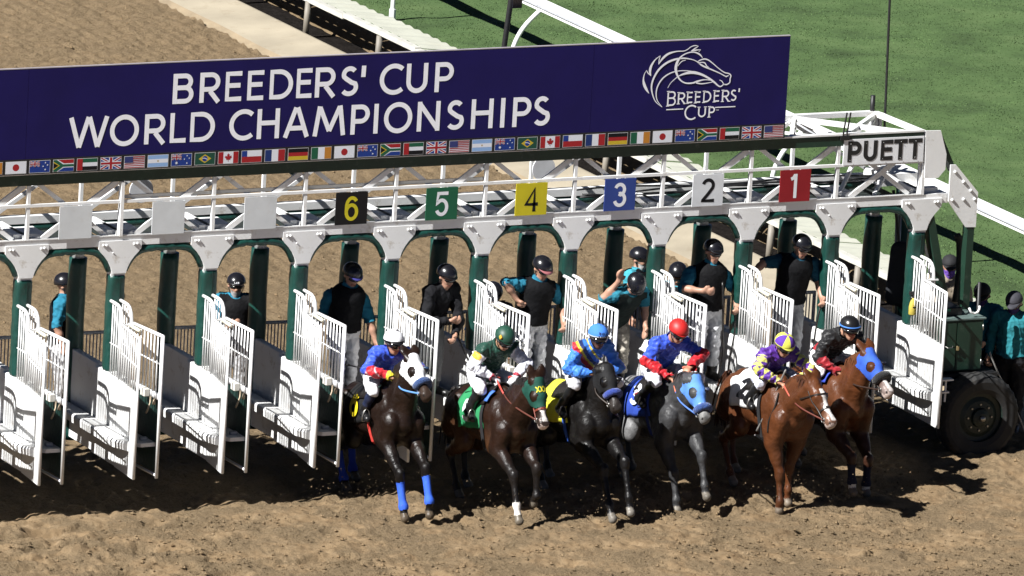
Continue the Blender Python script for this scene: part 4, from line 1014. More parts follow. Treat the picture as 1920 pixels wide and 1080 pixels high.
    Vx, F, N, bi, bh = B.mesh(.0135)
    tg = np.array([p[6] for p in B.P])[bi]
    # colours of the coat
    coat = np.array(cfg['coat']); pts = np.array(cfg['points']); col = np.tile(coat, (len(Vx), 1))
    low = sstep(-Vx[:, 2], -.95, -.62)[:, None] if not cfg.get('nopoints') else np.zeros((len(Vx), 1))
    isleg = np.isin(tg, ['arm', 'knee', 'gaskin', 'hock']) | np.char.startswith(tg, 'cannon') | np.char.startswith(tg, 'fet')
    col = np.where(isleg[:, None], coat*(1-low)+pts*low, col)
    if 'rump' in cfg:
        aa = (Vx-T(0, 0))@U3; wr = (np.isin(tg, ['trunk', 'gaskin'])*sstep(-aa, .25, .85))[:, None]; col = col*(1-wr)+np.array(cfg['rump'])*wr
    if 'belly' in cfg:
        wb = np.where(np.isin(tg, ['trunk', 'gaskin']), sstep(-Vx[:, 2], -1.15, -.75), 0)[:, None]; col = col*(1-wb*.7)+np.array(cfg['belly'])*wb*.7
    rel = Vx-pol; ht = rel@hd/hl; ho = rel@hup; hs = rel@side
    mz = np.where(np.isin(tg, ['muzzle']) | ((tg == 'head') & (ht > .62)), sstep(ht, .62, .85), 0)[:, None]; col = col*(1-mz)+np.array(cfg.get('muzc', pts))*mz
    if 'head' in cfg:
        m = np.isin(tg, ['head', 'ear'])[:, None]; col = np.where(m & (mz < .2), np.array(cfg['head']), col)
    if 'blaze' in cfg:
        t0, t1, wd = cfg['blaze']; wob = .35*np.sin(ht*23)+.25*np.sin(ht*11+1); m = np.isin(tg, ['head', 'muzzle']) & (ht > t0) & (ht < t1) & (np.abs(hs) < wd*(1+wob*.5)) & (ho > -.0)
        col[m] = (.62, .58, .55)
    if 'snip' in cfg: m = (tg == 'muzzle') & (np.abs(hs) < .055) & (ho < .03); col[m] = (.52, .42, .38)
    hoofc = np.array(cfg.get('hoof', (.16, .13, .10)))*.55; col[tg == 'hoof'] = hoofc
    for sk, lim in cfg.get('socks', {}).items():
        for p in ('fet_'+sk,)+(('cannon_'+sk,) if lim > .5 else ()): col[tg == p] = (.60, .57, .52)
    # nostrils dark
    for s in (-1, 1):
        c = hp(.935, .012, s*.040); m = np.linalg.norm(Vx-c, axis=1) < .022; col[m] = (.012, .009, .008)
    cm = mat('coat_'+cfg['key'], (0, 0, 0), rough=.4, rvar=(cfg.get('rough', .34)+.02, .52, 9.), var=cfg.get('dapple', .3), nscale=cfg.get('dscale', 4.), spec=.30, attr=True, coat=cfg.get('gloss', .25)*.0, bump=.023, bscale=10)
    root = thing('race_horse', cfg['label'], 'horse', 'race horses leaving the gate')
    body = link('body', np_mesh('body', Vx, F, cm, col), root)
    # eyes
    for s in (-1, 1):
        MB().sphere(hp(.345, .030, s*.083), .019, 10, 8).build('eye', mat('horse_eye', (.012, .006, .004), rough=.08, var=0), root, True)
    # mane and forelock
    rs = np.random.RandomState(len(cfg['key'])*7+int(xc*10)); m = MB(); crest0 = T(.02, .0); 
    cre = spline([T(-.02, -.03), T(.10, .03) if False else surf(B, lerp(n0, n1, .3), V3-U3*.3, 0), surf(B, n1, hup*.3+V3-U3*.5, 0), surf(B, lerp(n1, pol, .6), V3-U3*.5, 0), hp(-.02, .05)], 14)
    for i, p in enumerate(cre):
        for q in range(7):
            sd = -1 if rs.uniform() < cfg.get('maneside', .7) else 1; ln = rs.uniform(.12, .22)*(1 if i < len(cre)-6 else .7)
            b = p+X*rs.uniform(-.012, .012); tip = b+X*sd*rs.uniform(.05, .09)+np.array((0, rs.uniform(-.01, .05), -ln)); mid = lerp(b, tip, .45)+X*sd*.03+V3*.03
            w = U3*rs.uniform(.012, .02); m.add([b-w, b+w, mid+w, mid-w, tip], [(0, 1, 2, 3), (3, 2, 4)])
    m.build('mane', mat('mane_'+cfg['key'], cfg.get('mane', (.012, .01, .009)), rough=.5, var=.2), root)
    # tail
    dk = T(-1.17, -.12); m = MB()
    for i in range(26):
        o = rs.normal(0, .03, 3); p1 = dk+np.array((0, .10, .02))+o*.4; p2 = dk+np.array((0, .17, -.25))+o*1.2; p3 = dk+np.array((0, .16, -.62))+o*1.8
        m.tube(spline([dk, p1, p2, p3], 4), [.016]*4+[.014]*4+[.012]*4+[.004], 5)
    m.build('tail', MATS['mane_'+cfg['key']], root, True)
    # saddle cloth: hugging the trunk
    TT = ('trunk',); cb = -.34
    def on(a, phi, off=.012, s=-1):
        d = V3*math.cos(rad(phi))+X*s*math.sin(rad(phi)); return surf(B, T(a, cb), d, off, TT, .1, .6)
    a0, a1 = cfg.get('cloth_a', (-.72, -.12)); pm = cfg.get('cloth_phi', 118)
    na, nph = 14, 30; vs = []
    for i in range(na+1):
        a = a0+(a1-a0)*i/na
        for j in range(nph+1):
            ph = -pm+2*pm*j/nph; aa = a+.10*(abs(ph)/pm)*(1-2*0)*.6
            rip = .004*math.sin(i*1.1+j*.9); p = on(aa, abs(ph), .013+rip, -1 if ph > 0 else 1); vs.append(p)
    fs = [(i*(nph+1)+j, (i+1)*(nph+1)+j, (i+1)*(nph+1)+j+1, i*(nph+1)+j+1) for i in range(na) for j in range(nph)]
    me = np_mesh('saddle_cloth', vs, fs, CLOTH_M(cfg['key']+'_cloth', cfg['cloth'])); o = link('saddle_cloth', me, root); sm = o.modifiers.new('t', 'SOLIDIFY'); sm.thickness = .006; sm.offset = 1
    if cfg.get('num'):
        m = MB(); gw, gh, th = cfg.get('numsize', (.20, .30, .058)); ac, pc = cfg.get('numpos', (-.43, 78))
        for k, st in enumerate(glyph(cfg['num'], gw, gh, th)):
            d = []; st2 = [st[0]]
            for p in st[1:]:
                q0 = np.array(st2[-1]); q1 = np.array(p); nn = max(1, int(np.linalg.norm(q1-q0)/.02))
                for z in range(1, nn+1): st2.append(tuple(q0+(q1-q0)*z/nn))
            V2, F2 = ribbon(st2, th)
            # figure stands upright: its x runs towards the head, its y up the flank
            vv = [on(ac+(p[0]-gw/2), pc-(p[1]-gh/2)/.34*57.3*.98, .036+.001*k) for p in V2]; m.add(vv, F2)
        m.build('figure', flat(cfg['numc']), o)
    # girth, saddle
    for a, c, wd in cfg.get('girths', ((-.10, (.02, .02, .022), .07),)):
        rg = ring_on(B, T(a, -.36), U3, V3, .014, 32, ('trunk', 'arm'), .1, .6); band(rg, U3, wd, .006).build('girth', CLOTH_M('girth%02d%02d%02d' % tuple(int(q*99) for q in c), c), root)
    m = MB(); sv = []
    for i in range(9):
        a = -.44+.38*i/8
        for j in range(13):
            ph = -62+124*j/12; lift = .03+.02*abs(i/8-.45); sv.append(on(a, abs(ph), lift, -1 if ph > 0 else 1))
    sf = [(i*13+j, (i+1)*13+j, (i+1)*13+j+1, i*13+j+1) for i in range(8) for j in range(12)]
    o = link('saddle', np_mesh('saddle', sv, sf, LEATHER), root); q = o.modifiers.new('t', 'SOLIDIFY'); q.thickness = .018; q.offset = 1
    if 'pad' in cfg:   # coloured saddle pad peeking out in front of the saddle
        for k, (c, p0, p1, aa) in enumerate(cfg['pad']):
            vs = [on(aa+.035*(1 if z else -1), p0+(p1-p0)*i/6, .034+.004*k) for i in range(7) for z in (0, 1)]
            link('pad_edge', np_mesh('pad_edge', vs, [(2*i, 2*i+1, 2*i+3, 2*i+2) for i in range(6)], CLOTH_M('pad%02d%02d%02d' % tuple(int(q*99) for q in c), c)), root).modifiers.new('t', 'SOLIDIFY').thickness = .012
    # bridle: cheek strap, noseband, browband, bit ring
    bc = mat('bridle_'+cfg['key'], cfg.get('bridle', (.02, .014, .011)), rough=.4, var=.1); HT = ('head', 'muzzle')
    nb = ring_on(B, hp(.62, -.04), hd, hup, .006, 20, HT, .02, .2); band(nb, hd, .022, .006).build('noseband', bc, root)
    ck = hd*.75+hup*.5; cr = ring_on(B, hp(.24, -.05), hd*.9-hup*.42, hup, .006, 24, ('head', 'neck'), .02, .25); 
    if 'hood' not in cfg: band(cr, hd*.9-hup*.42, .018, .005).build('headstall', bc, root)
    for s in (-1, 1):
        p = [surf(B, hp(t, o), side*s, .008, HT, .01, .2) for t, o in ((.12, -.02), (.35, -.05), (.55, -.05), (.80, -.045))]
        MB().tube(spline(p if 'hood' not in cfg else p[2:], 4), .009, 6).build('cheek_strap', bc, root, True)
        MB().tube([p[-1]+hd*.028*math.cos(a)+hup*.028*math.sin(a)+side*s*.006 for a in np.linspace(0, 6.283, 13)[:-1]], .005, 6, closed=True).build('bit_ring', STEEL, root, True)
    bit = [surf(B, hp(.80, -.045), side*s, .01, HT, .01, .2) for s in (-1, 1)]
    # blinkers (hood)
    if 'hood' in cfg:
        hc = cfg['hood']; t1 = cfg.get('hood_t', .60)
        eyeR = hp(.345, .030, -.083); eyeL = hp(.345, .030, .083); er = cfg.get('hood_eye', .055)
        msk = np.isin(tg, ['head', 'neck']) & (ht > -.02) & (ht < t1-.10*np.clip(-ho/.1, 0, 1.)) & (ho > -.145) & (np.linalg.norm(Vx-eyeR, axis=1) > er) & (np.linalg.norm(Vx-eyeL, axis=1) > er)
        msk &= ~((ht < .06) & (ho < -.08))
        v2, f2, us = submesh(Vx, F, N, msk, .010); o = link('blinkers', np_mesh('blinkers', v2, f2, CLOTH_M(cfg['key']+'_hood', hc)), root)
        for s, ec in ((-1, eyeR), (1, eyeL)):
            if cfg.get('cups', (0, 1))[0 if s < 0 else 1]:
                pts = [ec+side*s*.02+(hd*math.cos(a)-hup*math.sin(a)*.75)*(er+.004) for a in np.linspace(rad(100), rad(265), 11)]
                m = MB(); vs = []; 
                for i, p in enumerate(pts): wq = .05*math.sin(math.pi*(i+.5)/11)+.008; vs += [p-side*s*.03, p+side*s*wq+hd*.02]
                m.add(vs, [(2*i, 2*i+1, 2*i+3, 2*i+2) for i in range(10)]); c = m.build('eye_cup', mat('cup_'+cfg['key'], cfg.get('cupc', (.03, .05, .10)), rough=.35), o, True); c.modifiers.new('t', 'SOLIDIFY').thickness = .006
        if cfg.get('hoodmark'):
            m = MB(); c0 = hp(.20, 0); sq = .035
            for sx in (-.045, 0., .045):
                for a in (-1, 1):
                    st = [(sx-sq*.5, -a*sq), (sx+sq*.5, a*sq)]; V2, F2 = ribbon([lerp(st[0], st[1], z/6) for z in range(7)], .010)
                    m.add([surf(B, hp(.24+p[1]/hl, -.02, p[0]), hup, .016, ('head', 'neck'), .0, .2) for p in V2], F2)
            m.build('emblem', flat((.7, .6, .03)), o)
    if 'roll' in cfg:
        t, rc, rr = cfg['roll']; c = hp(t, .0); pts = [surf(B, hp(t, -.02), hup*math.cos(a)+side*math.sin(a), rr*.6, HT, .01, .25) for a in np.linspace(rad(-105), rad(105), 15)]
        MB().tube(pts, [rr*.7]+[rr*(1+.05*math.sin(i*3.)) for i in range(13)]+[rr*.7], 12).build('shadow_roll', mat('fleece_'+cfg['key'], rc, rough=.95, var=.3, nscale=30, bump=.02, bscale=70, sheen=.3), root, True)
    # leg wraps
    for key, c in cfg.get('wraps', {}).items():
        Kq, Fq_ = (legs[key][0], legs[key][1]) if key in legs else (H(*cfg[key][0]), H(*cfg[key][1]))
        dv = Fq_-Kq; tt = (Vx-Kq)@dv/(dv@dv); ra = np.linalg.norm((Vx-Kq)-tt[:, None]*dv, axis=1)
        msk = (tt > .20) & (tt < 1.1) & (ra < .10)
        v2, f2, us = submesh(Vx, F, N, msk, .009); link('leg_wrap', np_mesh('leg_wrap', v2, f2, CLOTH_M('wrap%02d%02d%02d' % tuple(int(q*99) for q in c), c)), root)
    # breast strap / martingale
    if 'strap' in cfg:
        p = [surf(B, T(a, b), X*-1, .008, None, .05, .4) for a, b in cfg['strap'][1]]; MB().tube(spline(p, 6), .012, 6, flat=(X, .5)).build('strap', CLOTH_M('strap_'+cfg['key'], cfg['strap'][0]), root, True)
    return dict(root=root, B=B, T=T, H=H, bit=bit, U=U3, V=V3, xc=xc, hp=hp, on=on)

def hind(fc, d=0., up=0.):   # default push-off pose of the hind legs: hock, fetlock, hoof for R and L
    return dict(hR=((fc-.28+d, .50+up, -.16), (fc-.06+d, .14+up*.5, -.16), (fc+.02+d, .05, -.16)), hL=((fc-.38-d, .48, .16), (fc-.30-d, .13, .16), (fc-.22-d, .05, .16)))
HORSES = {}
def add_horse(key, **c): c['key'] = key; HORSES[key] = horse(c)

add_horse('h6', xc=4.07, label='near-black bay horse in white blinkers with bright blue leg wraps, number 6 cloth', W=(1.42, 1.53), C=(.50, 1.28), poll=(1.90, 1.87), muz=(2.41, 1.54),
    fR=((2.07, .55, -.15), (2.16, .19, -.12), (2.19, .08, -.12)), fL=((2.13, .62, .15), (2.28, .27, .15), (2.28, .12, .15)), elbR=(.10, -.66), elbL=(.12, -.66), **hind(.56, .1),
    coat=(.0115, .0056, .0036), points=(.005, .004, .0038), hoof=(.14, .105, .07), muzc=(.035, .022, .016), cloth=(.012, .012, .013), num='6', numc=(.70, .55, .02), hood=(.78, .79, .80), hood_t=.60, cupc=(.03, .06, .13), roll=(.66, (.02, .055, .17), .042),
    wraps={'fR': (.035, .11, .58), 'fL': (.035, .11, .58), 'hR': (.02, .05, .35), 'hL': (.02, .05, .35)}, girths=((-.13, (.5, .045, .035), .055),), pad=(((.35, .62, .54), 28, 52, -.02), ((.62, .52, .12), 52, 75, -.03)), bridle=(.10, .22, .50), gloss=.35, rough=.28)
add_horse('h5', xc=5.24, label='dark bay horse in dark green blinkers with yellow emblem and one white fore sock', W=(2.03, 1.53), C=(1.12, 1.34), poll=(2.80, 1.78), muz=(3.10, 1.29),
    fR=((2.62, .60, -.12), (2.74, .28, -.12), (2.80, .13, -.12)), fL=((2.66, .68, .15), (2.70, .37, .15), (2.60, .27, .15)), elbR=(.12, -.66), elbL=(.14, -.64), **hind(1.18, .1),
    coat=(.0175, .0075, .0043), points=(.008, .0065, .006), belly=(.07, .03, .012), hoof=(.20, .17, .13), muzc=(.03, .02, .016), blaze=(.40, .90, .030), snip=1, socks={'fR': .3}, cloth=(.025, .22, .085), num='5', numc=(.66, .70, .72), hood=(.010, .062, .045), hood_t=.60, hoodmark=1, cups=(0, 0), bridle=(.16, .035, .02),
    pad=(((.06, .16, .55), 25, 55, -.03),), gloss=.35, rough=.28)
add_horse('h4', xc=6.41, label='black horse with blue shadow roll and yellow saddle cloth', W=(1.86, 1.49), C=(.94, 1.30), poll=(2.25, 1.72), muz=(2.63, 1.31),
    fR=((2.60, .60, -.12), (2.80, .24, -.12), (2.88, .10, -.12)), fL=((2.60, .67, .15), (2.76, .29, .15), (2.80, .14, .15)), elbR=(.12, -.66), elbL=(.14, -.64), **hind(1.0, .12),
    coat=(.0058, .0050, .0048), points=(.006, .0055, .0055), hoof=(.30, .27, .23), muzc=(.03, .025, .023), cloth=(.62, .60, .05), num=None, hood=(.010, .010, .011), hood_t=.55, cupc=(.01, .01, .012), roll=(.62, (.018, .045, .26), .040), ears=0, girths=((-.14, (.03, .09, .42), .075),), pad=(((.62, .60, .06), 20, 60, -.03),), gloss=.3, rough=.3)
add_horse('h3', xc=7.58, label='dark grey horse in light blue blinkers wearing the blue number 3 cloth', W=(1.66, 1.46), C=(.75, 1.22), poll=(2.24, 1.53), muz=(2.64, 1.12),
    fR=((2.12, .36, -.12), (2.24, .07, -.12), (2.24, -.03, -.12)), fL=((2.29, .59, .15), (2.41, .28, .15), (2.45, .17, .15)), elbR=(.06, -.76), elbL=(.14, -.66), **hind(.80, .1),
    coat=(.038, .038, .040), rump=(.17, .17, .172), points=(.030, .030, .031), hoof=(.26, .23, .19), head=(.05, .05, .052), muzc=(.17, .168, .165), mane=(.02, .02, .021), cloth=(.03, .07, .38), numpos=(-.38, 66), num='3', numc=(.62, .66, .72), hood=(.10, .25, .66), hood_t=.66, cupc=(.05, .06, .10), roll=(.72, (.02, .06, .22), .042), bridle=(.10, .22, .60), girths=((-.14, (.03, .05, .22), .06),), dapple=.35, dscale=13., ears=0, maneside=.3, gloss=.1, rough=.42)
add_horse('h2', xc=8.75, label='bright chestnut horse with white blaze, no blinkers, wearing the white number 2 cloth', W=(2.27, 1.53), C=(1.27, 1.37), poll=(3.00, 1.60), muz=(3.44, 1.19, .08),
    fR=((2.56, .40, -.12), (2.62, .08, -.12), (2.58, -.02, -.12)), fL=((2.34, .42, .12), (2.35, .14, .12), (2.34, .0, .12)), elbR=(.06, -.74), elbL=(-.02, -.74), **hind(1.3, .15),
    coat=(.078, .026, .0095), points=(.055, .020, .009), nopoints=1, hoof=(.30, .24, .18), muzc=(.17, .09, .06), mane=(.055, .018, .008), blaze=(.22, .92, .034), snip=1, cloth=(.74, .74, .75), num='2', numc=(.012, .012, .013), cloth_a=(-.80, -.14), numpos=(-.50, 58), cloth_phi=104, strap=((.01, .009, .008), [(.16, -.20), (.20, -.36), (.14, -.52), (.12, -.66)]), pad=(((.70, .60, .40), 30, 62, -.08),), gloss=.4, rough=.27)
add_horse('h1', xc=9.92, label='chestnut horse in royal blue blinkers and black shadow roll, nearest the right end', W=(1.56, 1.41), C=(.65, 1.22), poll=(2.13, 1.68), muz=(2.68, 1.31, .06),
    fR=((2.15, .42, -.12), (2.20, .14, -.12), (2.22, .04, -.12)), fL=((2.07, .36, .15), (2.06, .07, .15), (2.05, -.03, .15)), elbR=(.08, -.74), elbL=(.04, -.74), **hind(.72, .12),
    coat=(.076, .025, .009), points=(.035, .014, .008), hoof=(.24, .19, .14), muzc=(.22, .17, .155), mane=(.10, .036, .013), blaze=(.68, .95, .03), snip=1, socks={'fR': .3, 'fL': .3}, cloth=(.42, .03, .03), num=None, hood=(.035, .10, .48), hood_t=.58, cupc=(.01, .01, .02), roll=(.62, (.008, .008, .009), .046), wraps={'fR': (.012, .014, .03), 'fL': (.012, .014, .03)}, pad=(((.03, .06, .4), 30, 60, -.02),), gloss=.4, rough=.27)
# ------------------------------------------------------------------ people
def unit(v): v = np.array(v, float); return v/(np.linalg.norm(v)+1e-9)
SKIN = mat('skin', (0, 0, 0), rough=.5, var=.08, nscale=30, attr=True)
FABRIC = mat('silk_fabric', (0, 0, 0), rough=.5, var=.14, nscale=9, bump=.012, bscale=24, attr=True, sheen=.1, spec=.35)
COTTON = mat('cotton_fabric', (0, 0, 0), rough=.85, var=.10, nscale=9, bump=.014, bscale=13, attr=True, spec=.2)
def hand(B, wr, d, nrm, side, tg, curl=.9):
    """palm, four unequal curled fingers, thumb from the side of the palm; side: unit vector towards the thumb"""
    d = unit(d); nrm = unit(nrm-d*(np.array(nrm)@d)); sd = unit(np.cross(d, nrm)); sd = sd*np.sign(sd@np.array(side)+1e-9)
    B.add(wr+d*.015, wr+d*.075, .030, .034, tg, .5, nrm)
    for i, ln in enumerate((.060, .070, .066, .052)):
        b = wr+d*.088+sd*(.030-.0205*i); a1 = curl*.75; a2 = curl*1.7
        m = b+(d*math.cos(a1)+nrm*math.sin(a1))*ln*.52; e = m+(d*math.cos(a2)+nrm*math.sin(a2))*ln*.55
        B.add(b, m, .0095, .009, tg); B.add(m, e, .009, .0075, tg)
    t0 = wr+d*.025+sd*.026; t1 = t0+(d*.55+sd*.75+nrm*.25)*.042; t2 = t1+(d*.75+sd*.1+nrm*.6)*.034
    B.add(t0, t1, .0125, .011, tg); B.add(t1, t2, .011, .009, tg)

def person(label, J, fc, up, col, cat='person', group=None, bulk=1., shirt=True, hat='helmet', hatc=(.008, .008, .011), mat_top=None, vest=None, skin=(.42, .22, .14), paint=None, beard=None, glasses=True, mask=None, peak=None, band_c=None, goggles=False, extra=None, handcurl=.9, glove=None, sleeves='short', hem=0., voxel=.0095, peakc=None):
    mat_top = mat_top or COTTON; fc = unit(fc); c = np.array(J['head'], float); up = unit(np.array(up)-fc*(np.array(up)@fc)); sd = unit(np.cross(fc, up))
    B = Blob(95.); J = {k: np.array(q, float) for k, q in J.items()}
    pel, che = J['pel'], J['che']; shR, shL = J['shR'], J['shL']; lat = unit(shL-shR); spine = unit(che-pel); lat2 = unit(J['hiL']-J['hiR'])
    k = bulk
    B.add(pel, lerp(pel, che, .5), .128*k, .118*k, 'torso', 1.28, lat2); B.add(lerp(pel, che, .45), che, .118*k, .128*k, 'torso', 1.30, lat)
    B.add(shR, shL, .075, .075, 'torso'); B.add(che, J['neck'], .10, .058, 'torso', 1.15, lat)
    B.add(pel-spine*.02-lat2*.05, pel-spine*.02+lat2*.05, .125*k, .125*k, 'hips')
    B.add(J['neck']-unit(J['neck']-c)*.03, c-up*.03, .056, .056, 'neck')
    # head
    B.ball(c+up*.025-fc*.012, .093, 'head', .88, sd); B.add(c+fc*.02+up*.005, c+fc*.034-up*.075, .076, .052, 'head', .88, sd)
    B.ball(c+fc*.058-up*.102, .026, 'chin'); B.add(c+fc*.088+up*.012, c+fc*.106-up*.03, .010, .015, 'nose'); B.add(c+fc*.082+up*.03-sd*.03, c+fc*.082+up*.03+sd*.03, .014, .014, 'head')
    B.add(c+fc*.088-up*.066-sd*.018, c+fc*.088-up*.066+sd*.018, .009, .009, 'lips')
    for s in (-1, 1): B.ball(c+sd*s*.082-up*.012-fc*.012, .02, 'head', 1.0); B.ball(c+fc*.072+sd*s*.034-up*.025, .022, 'head')
    for S, s in (('R', -1), ('L', 1)):
        sh, el, ha = J['sh'+S], J['el'+S], J['ha'+S]
        B.add(sh, lerp(sh, el, .5), .064*k, .056*k, 'armU'+S); B.add(lerp(sh, el, .5), el, .056*k, .046, 'armL'+S)
        B.add(el, lerp(el, ha, .4), .046, .042, 'fore'+S); B.add(lerp(el, ha, .4), ha, .042, .028, 'wrist'+S)
        d = unit(ha-el); nm = J.get('palm'+S, unit(che-ha)); hand(B, ha, J.get('hdir'+S, d), nm, J.get('thumb'+S, up), 'hand', handcurl)
        hi, kn, an = J['hi'+S], J['kn'+S], J['an'+S]; to = J['to'+S]
        B.add(hi, lerp(hi, kn, .5), .098*k, .082*k, 'thigh'); B.add(lerp(hi, kn, .5), kn, .082*k, .060*k, 'thigh')
        kb = .80 if bulk < .9 else 1.; B.add(kn, lerp(kn, an, .35), .060*kb, .058*kb, 'shin'+S); B.add(lerp(kn, an, .35), lerp(kn, an, .75), .058*kb, .047*kb, 'shin'+S); B.add(lerp(kn, an, .75), an, .047, .042, 'boot'+S)
        fd = unit(to-an); B.add(an-np.array((0, 0, .025)), to, .042, .034, 'boot'+S); B.ball(an-fd*.035-np.array((0, 0, .03)), .036, 'boot'+S)
    V, F, N, bi, bh = B.mesh(voxel); tg = np.array([p[6] for p in B.P])[bi]
    C = np.zeros((len(V), 3)); C[:] = skin
    lip = np.array(skin)*(.75, .5, .5); C[tg == 'lips'] = lip
    if beard is not None:
        r = V-c; C[(np.isin(tg, ['chin', 'lips', 'head'])) & (r@up < -.045) & (r@fc > -.02)] = beard
    skint = ['head', 'chin', 'nose', 'lips', 'neck', 'hand']+([] if sleeves == 'long' else ['foreR', 'foreL', 'wristR', 'wristL'])
    top = ['torso', 'armUR', 'armUL', 'armLR', 'armLL']+(['foreR', 'foreL', 'wristR', 'wristL'] if sleeves == 'long' else [])
    cols = {'shirt': np.array(col['shirt'])}
    def setc(tags, q): C[np.isin(tg, tags)] = q
    setc(top, col['shirt']); setc(['hips', 'thigh', 'shinR', 'shinL'], col['pants']); setc(['bootR', 'bootL'], col['boot'])
    if glove is not None: setc(['hand'], glove)
    # the waist: lower torso belongs to the trousers
    tw = (V-pel)@spine
    w_ = (tg == 'torso') & (tw < .02+hem); C[w_] = col['pants']; h_ = (tg == 'hips') & (tw > .05+hem); 
    for tn, q in col.get('tags', {}).items(): setc([tn], q)
    if paint is not None: paint(V, tg, bh, C, dict(c=c, fc=fc, up=up, sd=sd, lat=lat, spine=spine, che=che, pel=pel, J=J))
    root = thing('person', label, cat, group)
    link('body', np_mesh('body', V, F, SKIN, C), root)
    rs_ = np.random.RandomState(int(abs(c[0])*100) % 997)
    fold = np.zeros(len(V))
    for q in range(7):
        kv = rs_.normal(0, 1, 3); kv = kv/np.linalg.norm(kv)*rs_.uniform(35, 95); wq = V@kv+rs_.uniform(0, 6)+1.5*np.sin(V@rs_.normal(0, 18, 3)); fold += np.maximum(0, np.sin(wq))**2/7*1.6
    def shell(nme, msk, off, m, cc=None, amp=0.):
        v2, f2, us = submesh(V, F, N, msk, off)
        if amp: v2 = v2+N[us]*(fold[us]*amp)[:, None]
        if len(f2) > 4: return link(nme, np_mesh(nme, v2, f2, m, C[us] if cc is None else np.tile(np.array(cc), (len(us), 1))), root)
    istop = np.isin(tg, top) & ~w_
    shell('shirt', istop, .004, mat_top, amp=.034 if mat_top is FABRIC else .022)
    shell('trousers', np.isin(tg, ['hips', 'thigh']+([] if col.get('bootext') else ['shinR', 'shinL'])) | w_, .005, COTTON, amp=.024)
    for S in 'RL': shell('boot', np.isin(tg, ['boot'+S]+[q+S for q in col.get('bootext', [])]), .007, mat('boot_leather', (0, 0, 0), rough=.35, attr=True))
    if vest is not None:
        side_ = np.abs((V-che)@lat); shell('vest', (np.isin(tg, ['torso', 'hips']) & (tw > -.02) & (side_ < .20) & ((V-J['neck'])@unit(J['neck']-che) < .0)), .034, mat('vest_fabric', (0, 0, 0), rough=.8, var=.2, nscale=14, bump=.012, bscale=22, attr=True, spec=.15), vest)
    # headgear
    cen = c+up*.035-fc*.012
    R = np.stack([sd, fc, up], 1)
    def dome(rx, ry, rz, front, back, mats, name, seg=None, nu=28, nv=12):
        vs = []; fs = []; mi = []
        for j in range(nv+1):
            for i in range(nu):
                a = 2*math.pi*i/nu; fr = .5+.5*math.sin(a); lim = rad(back+(front-back)*fr); t = lim*j/nv
                q = np.array((rx*math.sin(t)*math.cos(a), ry*math.sin(t)*math.sin(a), rz*math.cos(t))); vs.append(cen+R@q)
        for j in range(nv):
            for i in range(nu):
                fs.append((j*nu+i, (j+1)*nu+i, (j+1)*nu+(i+1) % nu, j*nu+(i+1) % nu))
                mi.append(seg(i/nu, j/nv) if seg else 0)
        o = link(name, np_mesh(name, vs, fs, mats, midx=mi), root); s = o.modifiers.new('t', 'SOLIDIFY'); s.thickness = .012; s.offset = -1; return o
    def peak_mesh(ln, wd, z, mname, drop=.25):
        vs = []; n = 12
        for i in range(n+1):
            a = rad(20+140*i/n); b = cen+R@np.array((.112*math.cos(a)*wd, .125*math.sin(a), z)); e = cen+R@np.array((.118*math.cos(a)*wd, .125*math.sin(a)+ln*math.sin(a)**1.2, z-drop*ln*math.sin(a))); vs += [b, e]
        o = link('peak', np_mesh('peak', vs, [(2*i, 2*i+1, 2*i+3, 2*i+2) for i in range(n)], mname), root); s = o.modifiers.new('t', 'SOLIDIFY'); s.thickness = .008
    if hat == 'helmet':
        if isinstance(hatc, dict): mats = [CLOTH_M('cap%02d%02d%02d' % tuple(int(q*99) for q in x), x) for x in hatc['mats']]; sg = hatc['seg']
        else: mats = [mat('shell%02d%02d%02d' % tuple(int(q*99) for q in hatc), hatc, rough=.27 if max(hatc) < .02 else .5, var=.05)]; sg = None
        dome(.118, .135, .118, 80, 112, mats, 'helmet', sg)
        if peak: peak_mesh(peak, .95, .118*math.cos(rad(80)), mat('peak%02d%02d%02d' % tuple(int(q*99) for q in (peakc or peak_col(hatc))), peakc or peak_col(hatc), rough=.4), .35)
        if band_c is not None:
            pts = []
            for i in range(28):
                a = 2*math.pi*i/28; fr = .5+.5*math.sin(a); t = rad((112+(80-112)*fr)-9); pts.append(cen+R@np.array((.120*math.sin(t)*math.cos(a), .137*math.sin(t)*math.sin(a), .120*math.cos(t))))
            MB().tube(pts, .007, 6, closed=True, flat=(up, 1.5)).build('helmet_band', flat(band_c), root, True)
        # chin strap
        for s in (-1, 1):
            MB().tube(spline([c+sd*s*.088+up*.01, c+sd*s*.08-up*.06+fc*.01, c+sd*s*.03-up*.125+fc*.035, c-up*.13+fc*.04], 4), .006, 5).build('chin_strap', BLACK, root, True)
    elif hat == 'cap':
        dome(.108, .122, .112, 84, 96, [CLOTH_M('cap%02d%02d%02d' % tuple(int(q*99) for q in hatc), hatc)], 'cap'); peak_mesh(.075, .85, .112*math.cos(rad(84)), CLOTH_M('cap%02d%02d%02d' % tuple(int(q*99) for q in hatc), hatc), .3)
    if mask is not None:
        r = V-c; shell('face_mask', np.isin(tg, ['head', 'chin', 'nose', 'lips', 'neck']) & (r@up < -.015) & (r@up > -.17), .008, COTTON, mask)
